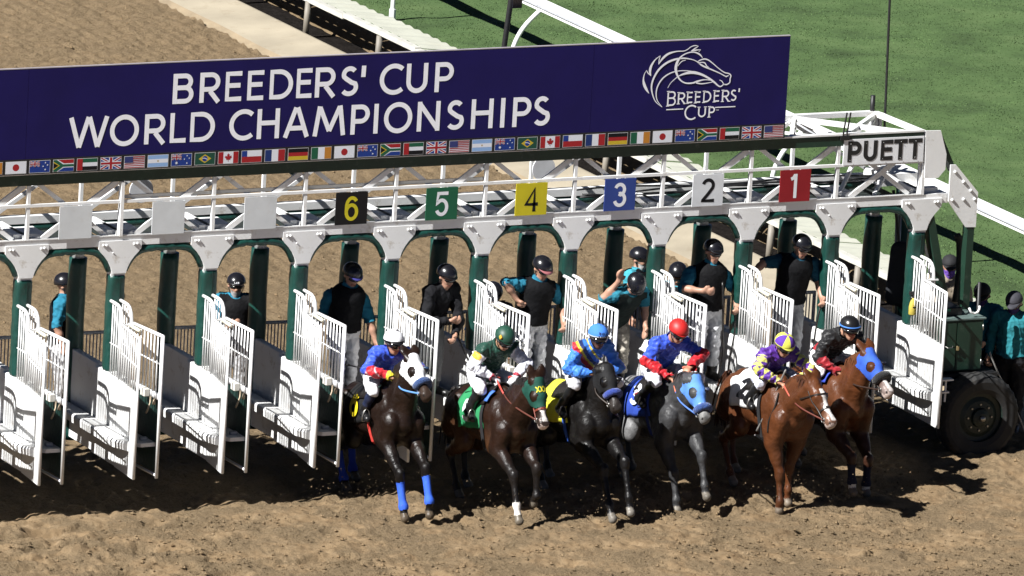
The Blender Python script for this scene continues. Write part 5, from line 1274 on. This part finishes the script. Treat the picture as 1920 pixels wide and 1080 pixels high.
    if goggles or glasses:
        m = MB(); n = 14; vs = []; ey = c+up*.005; rr = .098 if goggles else .094; hh = .030 if goggles else .017
        for i in range(n+1):
            a = rad(-62+124*i/n); q = ey+fc*(rr*math.cos(a)+.012)+sd*(rr*.93*math.sin(a)); hx = hh*(1-.35*(abs(i-n/2)/(n/2))**3); 
            vs += [q-up*hx, q+up*hx]
        o = link('goggles' if goggles else 'sunglasses', np_mesh('goggles', vs, [(2*i, 2*i+2, 2*i+3, 2*i+1) for i in range(n)], mat('dark_lens', (.01, .009, .009), rough=.08, var=0, coat=.5)), root); o.modifiers.new('t', 'SOLIDIFY').thickness = .010
        if goggles:
            MB().tube([c+up*.005+fc*.115*math.cos(a)+sd*.10*math.sin(a) for a in np.linspace(rad(55), rad(305), 18)], .008, 6, flat=(up, 1.6)).build('goggle_strap', BLACK, root, True)
    else:
        for s in (-1, 1): MB().sphere(c+fc*.085+sd*s*.034+up*.005, .011, 8, 6).build('eye', mat('eye', (.05, .04, .035), rough=.2, var=0), root, True)
    z0 = min(J['anR'][2], J['anL'][2])-.08
    loc = Vector(((J['anR'][0]+J['anL'][0])/2, (J['anR'][1]+J['anL'][1])/2, z0))
    if extra: extra(root, B, dict(c=c, cen=cen, R=R, J=J, fc=fc, up=up, sd=sd))
    bake(root, loc)
    return root
def peak_col(h): return (.012, .012, .013) if isinstance(h, dict) else h

# ---- jockeys: crouched over the withers, hands on the reins
def jockey(key, label, hip, sh, head, elR, haR, elL, haL, kn, toe, face=(0, -1, -.35), roll=0., **kw):
    Hh = HORSES[key]; xc = Hh['xc']; P = lambda f, z, dx=0.: np.array((xc+dx, -f, z))
    fcv = unit(face); J = {}
    J['pel'] = P(*hip); J['che'] = lerp(P(*hip), P(*sh), .82); J['neck'] = P(sh[0]+.045, sh[1]+.045); J['head'] = P(*head)
    for S, s in (('R', -1), ('L', 1)):
        J['sh'+S] = P(sh[0], sh[1]-.02, s*.175); J['hi'+S] = P(hip[0]+.02, hip[1]-.03, s*.10)
        J['kn'+S] = P(kn[0], kn[1], s*.285); J['an'+S] = P(toe[0]-.10, toe[1]+.06, s*.315); J['to'+S] = P(toe[0]+.05, toe[1], s*.33)
        J['palm'+S] = np.array((0, 0, -1.)); J['thumb'+S] = np.array((-s*1., 0, 0))
    J['elR'], J['haR'], J['elL'], J['haL'] = P(*elR), P(*haR), P(*elL), P(*haL)
    col = kw.pop('col'); col.setdefault('pants', (.72, .72, .74)); col.setdefault('boot', (.010, .010, .011)); col.setdefault('bootext', ['shin'])
    tags = col.setdefault('tags', {}); sc_ = tags.pop('shin', (.012, .012, .013)); tags['shinR'] = sc_; tags['shinL'] = sc_
    r = person(label, J, fcv, (0, -.25, 1), col, 'jockey', 'jockeys riding out of the gate', mat_top=FABRIC, goggles=True, glasses=False, sleeves='long', bulk=.86, voxel=.0105, handcurl=1.25, **kw)
    # stirrups belong to the horse
    for s in (-1, 1):
        t = P(toe[0]+.0, toe[1], s*.325); m = MB(); m.tube([t+np.array((q*.05, 0, z)) for q, z in ((-1, -.035), (-1, .02), (-.5, .09), (0, .11), (.5, .09), (1, .02), (1, -.035))], .007, 6, closed=True)
        m.build('stirrup', STEEL, Hh['root'], True); MB().tube([t+np.array((0, 0, .11)), P(hip[0]+.28, hip[1]-.12, s*.26)], .010, 6, flat=((0, 1, 0), 1.8)).build('stirrup_leather', LEATHER, Hh['root'], True)
    # reins from the bit to the hands
    rc = kw.get('rein', None)
    for S, b in (('R', Hh['bit'][0]), ('L', Hh['bit'][1])):
        h = J['ha'+S]+unit(J['ha'+S]-J['el'+S])*.06; d = h-b; sg = -1 if S == 'R' else 1
        pts = spline([b, b+d*.5+np.array((sg*.075, 0, -.03)), h+np.array((0, -.02, 0)), h+np.array((-sg*.06, .03, .01))], 8)
        n = len(pts); k2 = int(n*.45); fl = (np.array((0, 0, 1.)), 1.6)
        c1, c2 = REIN[key]
        MB().tube(pts[:k2+1], .0075, 6, flat=fl).build('rein', mat('rein%02d%02d%02d' % tuple(int(q*99) for q in c1), c1, rough=.45), Hh['root'], True)
        MB().tube(pts[k2:], .010, 6, flat=fl).build('rein_grip', mat('rein%02d%02d%02d' % tuple(int(q*99) for q in c2), c2, rough=.6), Hh['root'], True)
    return r, J
REIN = {'h6': ((.10, .25, .55), (.55, .16, .07)), 'h5': ((.10, .03, .02), (.50, .06, .045)), 'h4': ((.03, .02, .015), (.40, .12, .05)), 'h3': ((.08, .18, .55), (.50, .14, .08)), 'h2': ((.12, .03, .02), (.42, .08, .05)), 'h1': ((.03, .015, .01), (.50, .07, .05))}
def whip(label, a, b, c, r=.008, tipc=None):
    m = MB(); pts = spline([a, lerp(a, b, .5)+np.array((0, 0, -.004)), b], 6); m.tube(pts, [r*1.5]*3+[r]*(len(pts)-5)+[r*1.7, r*1.7], 7)
    o = m.build('riding_whip', mat('whip%02d%02d%02d' % tuple(int(q*99) for q in c), c, rough=.4), None, True); tag(o, label, 'whip', 'riding whips held by jockeys')

BLUE = (.035, .085, .56)
def pj6(V, tg, bh, C, d):
    C[np.isin(tg, ['foreR', 'wristR', 'foreL', 'wristL'])] = (.50, .015, .025)
    m = np.isin(tg, ['foreR', 'wristR']) & (np.sin((V@d['spine'])*70+(V@d['lat'])*30) > .93); C[m] = (.62, .45, .5)
    C[np.isin(tg, ['wristR', 'wristL']) & (bh > .72)] = (.65, .55, .04)
def band6(u, v): return 1 if v > .86 and v < .93 else 0
def ex6(root, B, d): MB().sphere(d['cen']+d['up']*.128, .024, 10, 8).build('pompom', flat((.78, .78, .8)), root, True)
r6, J6 = jockey('h6', 'jockey in blue silks with red lower sleeves and white cap on the number 6 horse', (1.05, 1.53), (1.33, 1.83), (1.42, 1.965), (1.42, 1.66, -.33), (1.60, 1.60, -.10), (1.46, 1.64, .33), (1.66, 1.62, .10), (1.52, 1.42), (1.46, 1.09),
    face=(.06, -1, -.25), col=dict(shirt=BLUE, pants=(.72, .72, .75), tags={'shin': (.014, .02, .05)}), paint=pj6, hatc=dict(mats=[(.78, .78, .8), (.01, .01, .012)], seg=band6), peak=.03, peakc=(.012, .012, .014), extra=ex6, skin=(.40, .21, .13))
def pj5(V, tg, bh, C, d):
    C[np.isin(tg, ['armUR', 'armUL', 'armLR', 'armLL', 'foreR', 'foreL', 'wristR', 'wristL'])] = (.66, .67, .73)
    for S in 'RL':
        c = lerp(d['J']['sh'+S], d['J']['el'+S], .30)+d['lat']*(-.05 if S == 'R' else .05)+d['fc']*.02; C[(np.linalg.norm(V-c, axis=1) < .05) & np.isin(tg, ['armU'+S, 'armL'+S])] = (.62, .36, .04)
    C[np.isin(tg, ['wristR', 'wristL']) & (bh > .85)] = (.35, .03, .05)
def ex5(root, B, d):
    m = MB()
    for k in range(4): a = k*math.pi/2+.6; m.sphere(d['cen']+d['R']@(np.array((.80, .42, .42))/1.0*.122)+(d['up']*math.sin(a)+d['fc']*math.cos(a))*.014, .015, 8, 6)
    m.build('cap_emblem', flat((.62, .36, .04)), root, True)
r5, J5 = jockey('h5', 'jockey with dark green torso, white sleeves and green helmet on the number 5 horse', (1.43, 1.57), (1.78, 1.93), (1.94, 2.07), (1.77, 1.73, -.30), (1.87, 1.60, -.10), (1.98, 1.76, .28), (2.10, 1.66, .10), (1.95, 1.48), (1.85, 1.12),
    face=(.05, -1, -.75), col=dict(shirt=(.010, .05, .034), pants=(.72, .72, .76)), paint=pj5, hatc=(.012, .055, .035), peak=.02, extra=ex5, glove=(.55, .55, .57), skin=(.42, .23, .14))
def pj4(V, tg, bh, C, d):
    m = tg == 'torso'; s = (V-d['che'])@d['lat']*.9+(V-d['che'])@d['spine']*.8
    C[m & (s > -.17) & (s < -.10)] = (.46, .02, .03); C[m & (s >= -.10) & (s < -.07)] = (.60, .48, .03); C[m & (s >= -.07) & (s < -.02)] = (.02, .04, .16); C[m & (s >= .03) & (s < .055)] = (.60, .48, .03)
def seg4(u, v): return 1 if v > .84 else 0
def ex4(root, B, d):
    m = MB(); cen, R = d['cen'], d['R']
    for row, (txt, z0, h) in enumerate((('BULL', .052, .026), ('STICK', .016, .026))):
        x = -.013*len(txt)
        for ch in txt:
            w = .006 if ch == 'I' else .019
            for st in glyph2(ch, w, h, .0055):
                V2, F2 = ribbon(st, .0055); vv = []
                for p in V2:
                    X_, Z_ = x+p[0], z0+p[1]; t = 1-(X_/.121)**2-(Z_/.121)**2; vv.append(cen+R@np.array((-X_, .139*math.sqrt(max(t, .01)), Z_)))
                m.add(vv, F2)
            x += w+.008
    m.build('cap_lettering', flat((.012, .014, .03)), root)
def glyph2(ch, w, h, t):
    if ch == 'K': return [[(t/2, 0), (t/2, h)], [(w, h), (t, h*.45), (w, 0)]]
    return glyph(ch, w, h, t)
r4, J4 = jockey('h4', 'jockey in light blue silks with red and yellow sash and lettered blue helmet', (1.62, 1.54), (1.90, 1.92), (2.03, 2.05), (1.93, 1.66, -.32), (2.06, 1.62, -.09), (1.96, 1.66, .32), (2.10, 1.62, .09), (2.05, 1.50), (1.87, 1.10),
    face=(.05, -1, -.30), col=dict(shirt=(.045, .19, .66), pants=(.68, .68, .72)), paint=pj4, hatc=dict(mats=[(.055, .20, .66), (.60, .66, .75)], seg=seg4), extra=ex4, skin=(.11, .05, .03))
def pj3(V, tg, bh, C, d): C[np.isin(tg, ['foreR', 'wristR', 'foreL', 'wristL'])] = (.50, .012, .02); C[np.isin(tg, ['armLR', 'armLL']) & (bh > .75)] = (.50, .012, .02)
r3, J3 = jockey('h3', 'jockey in blue silks with red cuffs and plain red helmet on the grey horse', (1.27, 1.47), (1.60, 1.83), (1.79, 1.995), (1.62, 1.62, -.32), (1.80, 1.46, -.10), (1.78, 1.70, .34), (1.92, 1.60, .12), (1.85, 1.42), (1.60, 1.09),
    face=(.10, -1, -.65), col=dict(shirt=BLUE, pants=(.68, .68, .74)), paint=pj3, hatc=(.50, .018, .016), peak=.022, skin=(.42, .21, .13))
def pj2(V, tg, bh, C, d):
    for S in 'RL':
        sh, el, ha = d['J']['sh'+S], d['J']['el'+S], d['J']['ha'+S]
        for tl, a, b, o in ((('armU'+S, 'armL'+S), sh, el, 0.), (('fore'+S, 'wrist'+S), el, ha, .5)):
            m = np.isin(tg, tl); ax = unit(b-a); r = V-a; t = r@ax/.085+o; e1 = unit(np.cross(ax, (0, 0, 1.))); e2 = np.cross(ax, e1); ph = np.arctan2(r@e1, r@e2)/math.pi*2.0
            q = (np.floor(t+ph*.5)+np.floor(t-ph*.5)) % 2 < 1; C[m & q] = (.60, .58, .14)
def seg2(u, v): return 0 if (v > .86) else (1 if int(u*6+.5) % 2 == 0 else 0)
r2, J2 = jockey('h2', 'jockey in purple silks with yellow diamonds on the sleeves and quartered yellow purple cap', (1.80, 1.50), (2.12, 1.76), (2.25, 1.875), (2.26, 1.60, -.33), (2.40, 1.48, -.13), (2.34, 1.58, .33), (2.46, 1.48, .11), (2.24, 1.42), (2.12, 1.13),
    face=(.12, -1, -.60), col=dict(shirt=(.085, .022, .26), pants=(.60, .62, .72)), paint=pj2, hatc=dict(mats=[(.66, .66, .10), (.10, .035, .32)], seg=seg2), peak=.03, peakc=(.60, .60, .10), skin=(.42, .22, .14))
def pj1(V, tg, bh, C, d):
    C[np.isin(tg, ['foreR', 'wristR', 'foreL', 'wristL'])] = (.34, .02, .03)
    s = np.abs((V-d['che'])@d['lat']); C[(tg == 'torso') & ((V-d['pel'])@d['spine'] < .12)] = (.34, .02, .03)
r1, J1 = jockey('h1', 'jockey in black silks with red cuffs and black helmet with blue band', (1.08, 1.44), (1.50, 1.76), (1.68, 1.885), (1.50, 1.50, -.31), (1.62, 1.35, -.10), (1.62, 1.50, .31), (1.74, 1.38, .10), (1.52, 1.34), (1.30, 1.00),
    face=(.10, -1, -.35), col=dict(shirt=(.010, .010, .011), pants=(.74, .73, .75)), paint=pj1, hatc=(.011, .011, .012), band_c=(.06, .20, .60), peak=.02, skin=(.50, .27, .18))
whip('black whip held level by the jockey in blue with white cap', J6['haR']+(.06, -.02, .03), J6['haR']+(-.30, .62, .02), (.008, .008, .009))
whip('dark whip pointing back from the gloved hand of the green jockey', J5['haR']+(.05, -.05, .05), J5['haR']+(-.16, .52, -.22), (.012, .01, .01))
whip('red and black whip held low by the jockey in the red helmet', J3['haR']+(.03, -.03, .05), J3['haR']+(-.22, .40, -.30), (.30, .03, .03))
whip('grey whip held downward by the jockey in purple', J2['haR']+(.06, -.06, .16), J2['haR']+(-.17, .14, -.62), (.16, .15, .14))
# ------------------------------------------------------------------ gate crew
TEAL = (.022, .17, .26); TEALD = (.02, .13, .17); GREYP = (.46, .46, .47); KHAKI = (.36, .33, .28)
def stand(x, y, z, h=1.76, yaw=0., lean=0., slean=0., hpitch=15., feet=((-.12, 0), (.12, 0)), crouch=0., **ov):
    """joint positions of a standing figure; yaw 0 faces the track in front (-y)"""
    a = rad(yaw); fw = np.array((math.sin(a), -math.cos(a), 0)); la = np.array((math.cos(a), math.sin(a), 0)); up = np.array((0, 0, 1.))
    b = np.array((x, y, z)); J = {}
    sp = unit(up*math.cos(rad(lean))*math.cos(rad(slean))+fw*math.sin(rad(lean))+la*math.sin(rad(slean)))
    pel = b+up*(h*.53-crouch)-fw*math.sin(rad(lean))*.10; J['pel'] = pel; J['che'] = pel+sp*h*.235; sh = pel+sp*h*.285; J['neck'] = pel+sp*h*.325
    hd = unit(sp*.8+up*.5+fw*math.sin(rad(hpitch))*.6); J['head'] = J['neck']+hd*.125
    for S, s, ft in (('R', -1, feet[0]), ('L', 1, feet[1])):
        J['sh'+S] = sh+la*s*.185; J['hi'+S] = pel+la*s*.095-up*.05
        an = b+la*ft[0]+fw*ft[1]+up*.085; J['an'+S] = an; J['to'+S] = an+fw*.17+la*s*.03-up*.045
        mid = lerp(J['hi'+S], an, .5); J['kn'+S] = mid+fw*(.03+crouch*.6)
        J['el'+S] = J['sh'+S]+la*s*.07-up*.26-fw*.02; J['ha'+S] = J['el'+S]-up*.22+fw*.08+la*s*.01
        J['thumb'+S] = fw
    for k, q in ov.items(): J[k] = np.array(q, float)
    fc = unit(fw*math.cos(rad(hpitch))-up*math.sin(rad(hpitch)))
    return J, fc, sp
CREW = 'gate crew in black helmets'
BLKH = (.008, .008, .011)
VEST = (.006, .006, .007)
def crew(label, x, y, z, pants=GREYP, shirt=TEAL, vest=VEST, group=CREW, skin=(.40, .22, .15), hat='helmet', hatc=BLKH, boot=(.03, .026, .024), sleeves='short', **kw):
    pk = {k: kw.pop(k) for k in list(kw) if k in ('beard', 'glasses', 'mask', 'peak', 'peakc', 'extra', 'bulk', 'handcurl', 'paint', 'hem', 'glove', 'band_c')}
    face = kw.pop('face', None); J, fc, sp = stand(x, y, z, **kw)
    if face is not None: fc = unit(face)
    pk.setdefault('bulk', 1.06); pk.setdefault('peak', .03)
    return person(label, J, fc, sp*.5+np.array((0, 0, 1.)), dict(shirt=shirt, pants=pants, boot=boot), 'person', group, vest=vest, hat=hat, hatc=hatc, skin=skin, sleeves=sleeves, voxel=.0115, **pk), J
LZ = .85
crew('gate worker in teal shirt seen from behind the padded post at far left', 1.98, 3.35, 0, yaw=55, hpitch=5, h=1.78)
def lab(root, B, d):
    m = MB(); x = -.028
    for ch in 'LAB':
        for st in glyph(ch, .016, .020, .005):
            V2, F2 = ribbon(st, .005); vv = []
            for p in V2:
                X_, Z_ = x+p[0], .022+p[1]; t = 1-(X_/.121)**2-(Z_/.121)**2; vv.append(d['cen']+d['R']@np.array((-X_, .1395*math.sqrt(max(t, .01)), Z_)))
            m.add(vv, F2)
        x += .021
    m.build('helmet_lettering', flat((.75, .75, .78)), root)
crew('bearded gate worker in sunglasses and black vest facing out between empty stalls', 4.02, 2.90, 0, yaw=-22, hpitch=4, h=1.78, beard=(.32, .30, .29), extra=lab, elR=(3.78, 2.85, 1.12), haR=(3.85, 2.62, 1.22))
crew('gate worker in white trousers on the ledge behind the white-capped jockey', 4.25, .32, LZ, yaw=10, hpitch=30, lean=9, h=1.66, pants=(.78, .78, .80), peak=.04, peakc=(.05, .05, .22),
     feet=((-.10, .05), (.14, -.02)), shR=(4.08, .38, 2.09), shL=(4.45, .28, 2.05), elL=(4.54, .22, 1.80), haL=(4.59, .14, 1.57), elR=(4.04, .46, 1.88), haR=(4.04, .62, 1.68), glasses=True)
crew('gate worker in black jacket and grey jeans leaning over the stall rail', 5.36, .28, LZ, yaw=18, hpitch=22, lean=20, slean=3, h=1.63, pants=(.20, .20, .20), shirt=(.010, .010, .012), vest=None, sleeves='long', boot=(.02, .02, .02),
     elR=(5.18, .05, 1.82), haR=(5.45, -.04, 1.82), elL=(5.62, .05, 1.80), haL=(5.52, -.06, 1.66))
crew('helmeted gate worker half hidden behind the door bars left of the raised elbow', 6.98, 1.95, 0, yaw=-10, hpitch=25, h=1.74, shirt=(.012, .05, .10))
crew('gate worker with elbow raised and pink helmet peak on the stall ledge', 6.64, .16, LZ, yaw=10, hpitch=28, lean=12, h=1.67, pants=(.72, .72, .74), peak=.05, peakc=(.34, .12, .13),
     shR=(6.46, .14, 2.17), shL=(6.84, .08, 2.10), elR=(6.22, .08, 2.22), haR=(6.36, .06, 2.02), elL=(6.98, .08, 1.94), haL=(6.94, -.06, 1.74))
crew('gate worker bending low with open hand raised, seen on the top of the helmet', 7.78, .24, LZ-.02, yaw=6, hpitch=66, lean=42, h=1.70, pants=KHAKI, shirt=(.03, .20, .28), vest=(.016, .024, .022), crouch=.06,
     elR=(7.50, .02, 1.98), haR=(7.62, -.10, 2.20), hdirR=(.10, -.1, 1.), palmR=(.3, -1, .2), thumbR=(1, 0, 0), elL=(8.05, .02, 1.86), haL=(8.03, -.06, 1.64), handcurl=.25, peak=.03, peakc=(.02, .02, .02))
crew('white-bearded gate worker in pale teal polo and black helmet behind a padded post', 9.50, 3.05, 0, yaw=35, hpitch=10, h=1.80, shirt=(.05, .30, .38), beard=(.5, .49, .48), glasses=False)
crew('gate worker whose round black helmet shows just left of the standing man', 9.72, 2.42, 0, yaw=-30, hpitch=30, h=1.74, shirt=(.05, .30, .38), peak=None)
crew('gate worker in grey trousers standing over the gap with fist at his chest', 8.98, .20, LZ, yaw=8, hpitch=16, lean=5, h=1.73, pants=(.74, .74, .76),
     shR=(8.76, .25, 2.16), shL=(9.18, .20, 2.13), elR=(8.60, .12, 2.02), haR=(8.78, -.06, 2.02), elL=(9.34, .18, 1.94), haL=(9.28, .02, 1.80))
crew('gate worker with arms spread wide between two posts above the last stalls', 10.14, .28, LZ, yaw=12, hpitch=25, lean=14, h=1.76, pants=(.42, .42, .44), shirt=(.014, .075, .12),
     shR=(9.99, .32, 2.24), shL=(10.40, .24, 2.20), elR=(9.80, .36, 2.22), haR=(9.63, .30, 2.12), elL=(10.46, .18, 2.00), haL=(10.44, .04, 1.84))
crew('person in purple bandana and dark visor behind the green end frame', 13.18, 1.85, 0, yaw=-25, hpitch=8, h=1.80, hat='cap', hatc=(.02, .02, .022), mask=(.16, .08, .42), vest=None, shirt=(.30, .25, .19), sleeves='long', glasses=False, pants=(.03, .03, .035), group='attendants beside the gate end')
crew('person in teal sweatshirt and dark purple neck gaiter beside the green end post', 12.96, .60, 0, yaw=-35, hpitch=18, h=1.74, hat='cap', hatc=(.015, .015, .02), mask=(.05, .03, .14), vest=None, shirt=(.02, .15, .19), sleeves='long', glasses=False, pants=(.012, .012, .014), group='attendants beside the gate end',
     elR=(12.72, .53, 1.16), haR=(12.76, .34, 1.10))
crew('person in grey cap and teal sweatshirt standing at the right edge', 13.19, .20, -.02, yaw=-40, hpitch=20, h=1.74, hat='cap', hatc=(.045, .045, .055), mask=(.05, .03, .12), vest=None, shirt=(.022, .17, .20), sleeves='long', glasses=False, pants=(.012, .012, .014), group='attendants beside the gate end')

# ------------------------------------------------------------------ small things about the gate
t = thing('spray_bottle', 'yellow plastic bottle with black trigger hanging on the last stall wall', 'bottle')
m = MB(); c = np.array((11.61, -.13, 1.60)); pr = [(0, .0), (.05, .0), (.055, .01), (.055, .10), (.045, .15), (.025, .20), (.02, .215)]
vs = [(c[0]+r*math.cos(a), c[1]+r*math.sin(a)*.8, c[2]+z) for r, z in pr for a in np.linspace(0, 6.283, 17)[:-1]]
fs = [(i*16+j, i*16+(j+1) % 16, (i+1)*16+(j+1) % 16, (i+1)*16+j) for i in range(len(pr)-1) for j in range(16)]
m.add(vs, fs).build('bottle_body', mat('yellow_plastic', (.50, .40, .07), rough=.4, var=.08), t, True)
m = MB().tube([c+(0, 0, .21), c+(0, 0, .25)], .022, 10); m.bar(c+(.03, 0, .265), c+(-.06, 0, .27), .03, .04); m.bar(c+(-.03, 0, .25), c+(-.045, 0, .20), .012); m.build('trigger_head', BLACK, t)
m = MB()
for dx, dz, r in ((-.02, .10, .010), (.02, .10, .010), (-.028, .125, .004), (.028, .125, .004), (0, .06, .006)): m.tube([c+(dx, -.0455, dz), c+(dx, -.0475, dz)], r, 10)
m.bar(c+(-.02, -.046, .10), c+(.02, -.046, .10), .003, .01); m.build('label_print', BLACK, t)
bake(t, tuple(c))
t = thing('canvas_bag', 'dark canvas bag hung between the last posts', 'bag')
B_ = Blob(60.); B_.add((12.02, .82, 1.62), (12.0, .84, 2.10), .17, .15, 'b', .6, (0, 1, 0)); B_.add((11.86, .82, 1.60), (11.90, .84, 2.15), .12, .11, 'b', .6, (0, 1, 0)); B_.add((12.16, .82, 1.62), (12.12, .84, 2.05), .10, .09, 'b', .6, (0, 1, 0)); B_.add((11.88, .84, 2.2), (12.1, .84, 2.12), .05, .05, 'b')
V, F, N, bi, bh = B_.mesh(.018); link('bag_body', np_mesh('bag_body', V, F, mat('dark_canvas', (.012, .014, .018), rough=.8, var=.2, bump=.02, bscale=9)), t)
MB().tube(spline([(11.9, .84, 2.2), (11.86, .86, 2.5), (11.80, .9, 2.9)], 5), .02, 6).build('strap', BLACK, t, True); bake(t, (12, .83, 1.45))
t = thing('towel', 'crumpled white towel draped over the rear railing of the last stall', 'towel')
B_ = Blob(70.); rs = np.random.RandomState(4)
for i in range(14): p = np.array((11.30+rs.uniform(-.12, .16), 1.28+rs.uniform(-.05, .05), 1.56-rs.uniform(0, .30))); B_.ball(p, rs.uniform(.03, .055), 'b')
V, F, N, bi, bh = B_.mesh(.014); link('towel_cloth', np_mesh('towel_cloth', V, F, mat('towel', (.6, .6, .62), rough=.95, var=.1, bump=.02, bscale=25)), t); bake(t, (11.35, 1.28, 1.3))
m = MB().tube(spline([(12.52, -.46, 1.16), (12.68, -.46, .86), (12.86, -.48, .56), (13.06, -.5, .16), (13.12, -.52, .03)], 6), .010, 6); o = m.build('hose', mat('grey_hose', (.30, .29, .27), rough=.6), None, True); tag(o, 'thin grey hose hanging down past the big tyre', 'hose')
m = MB().tube([(12.52, -.1, 1.95), (12.54, -.1, .7)], .022, 8); o = m.build('staff', BLACK, None, True); tag(o, 'dark upright staff beside the green cabinet', 'pole')
m = MB().tube(spline([(12.42, .30, 1.62), (12.45, .3, 2.0), (12.43, .3, 2.35), (12.38, .3, 2.46)], 5), [.04]*6+[.045]*5+[.045]*4+[.012], 9); o = m.build('folded_umbrella', mat('dark_cover', (.02, .022, .02), rough=.7, var=.2), None, True); tag(o, 'dark furled upright cover between the green end struts', 'umbrella')
# lead ropes dangling from two workers
for nm, pts, lb in (('lead_rope', [(9.08, .02, 2.1), (9.08, -.05, 1.6), (9.10, -.06, 1.25), (9.06, -.05, .98)], 'black lead strap hanging in front of the man with the fist'), ('lead_rope', [(9.26, .0, 1.80), (9.24, -.06, 1.5), (9.20, -.05, 1.15), (9.22, 0, .95)], 'black lead strap hanging from the lowered hand of the man with the fist'),
                    ('lead_rope', [(5.54, -.08, 1.66), (5.66, -.12, 1.40), (5.74, -.1, 1.26), (5.78, -.1, 1.22)], 'black leather strap held by the man in the black jacket'), ('lead_rope', [(10.44, 0, 1.84), (10.36, -.05, 1.6), (10.33, -.05, 1.3), (10.36, 0, 1.05)], 'thin strap hanging from the hand of the man with arms spread')):
    o = MB().tube(spline(pts, 6), .013, 6, flat=((0, 1, 0), .5)).build(nm, LEATHER, None, True); tag(o, lb, 'strap', 'lead straps held by the gate crew')
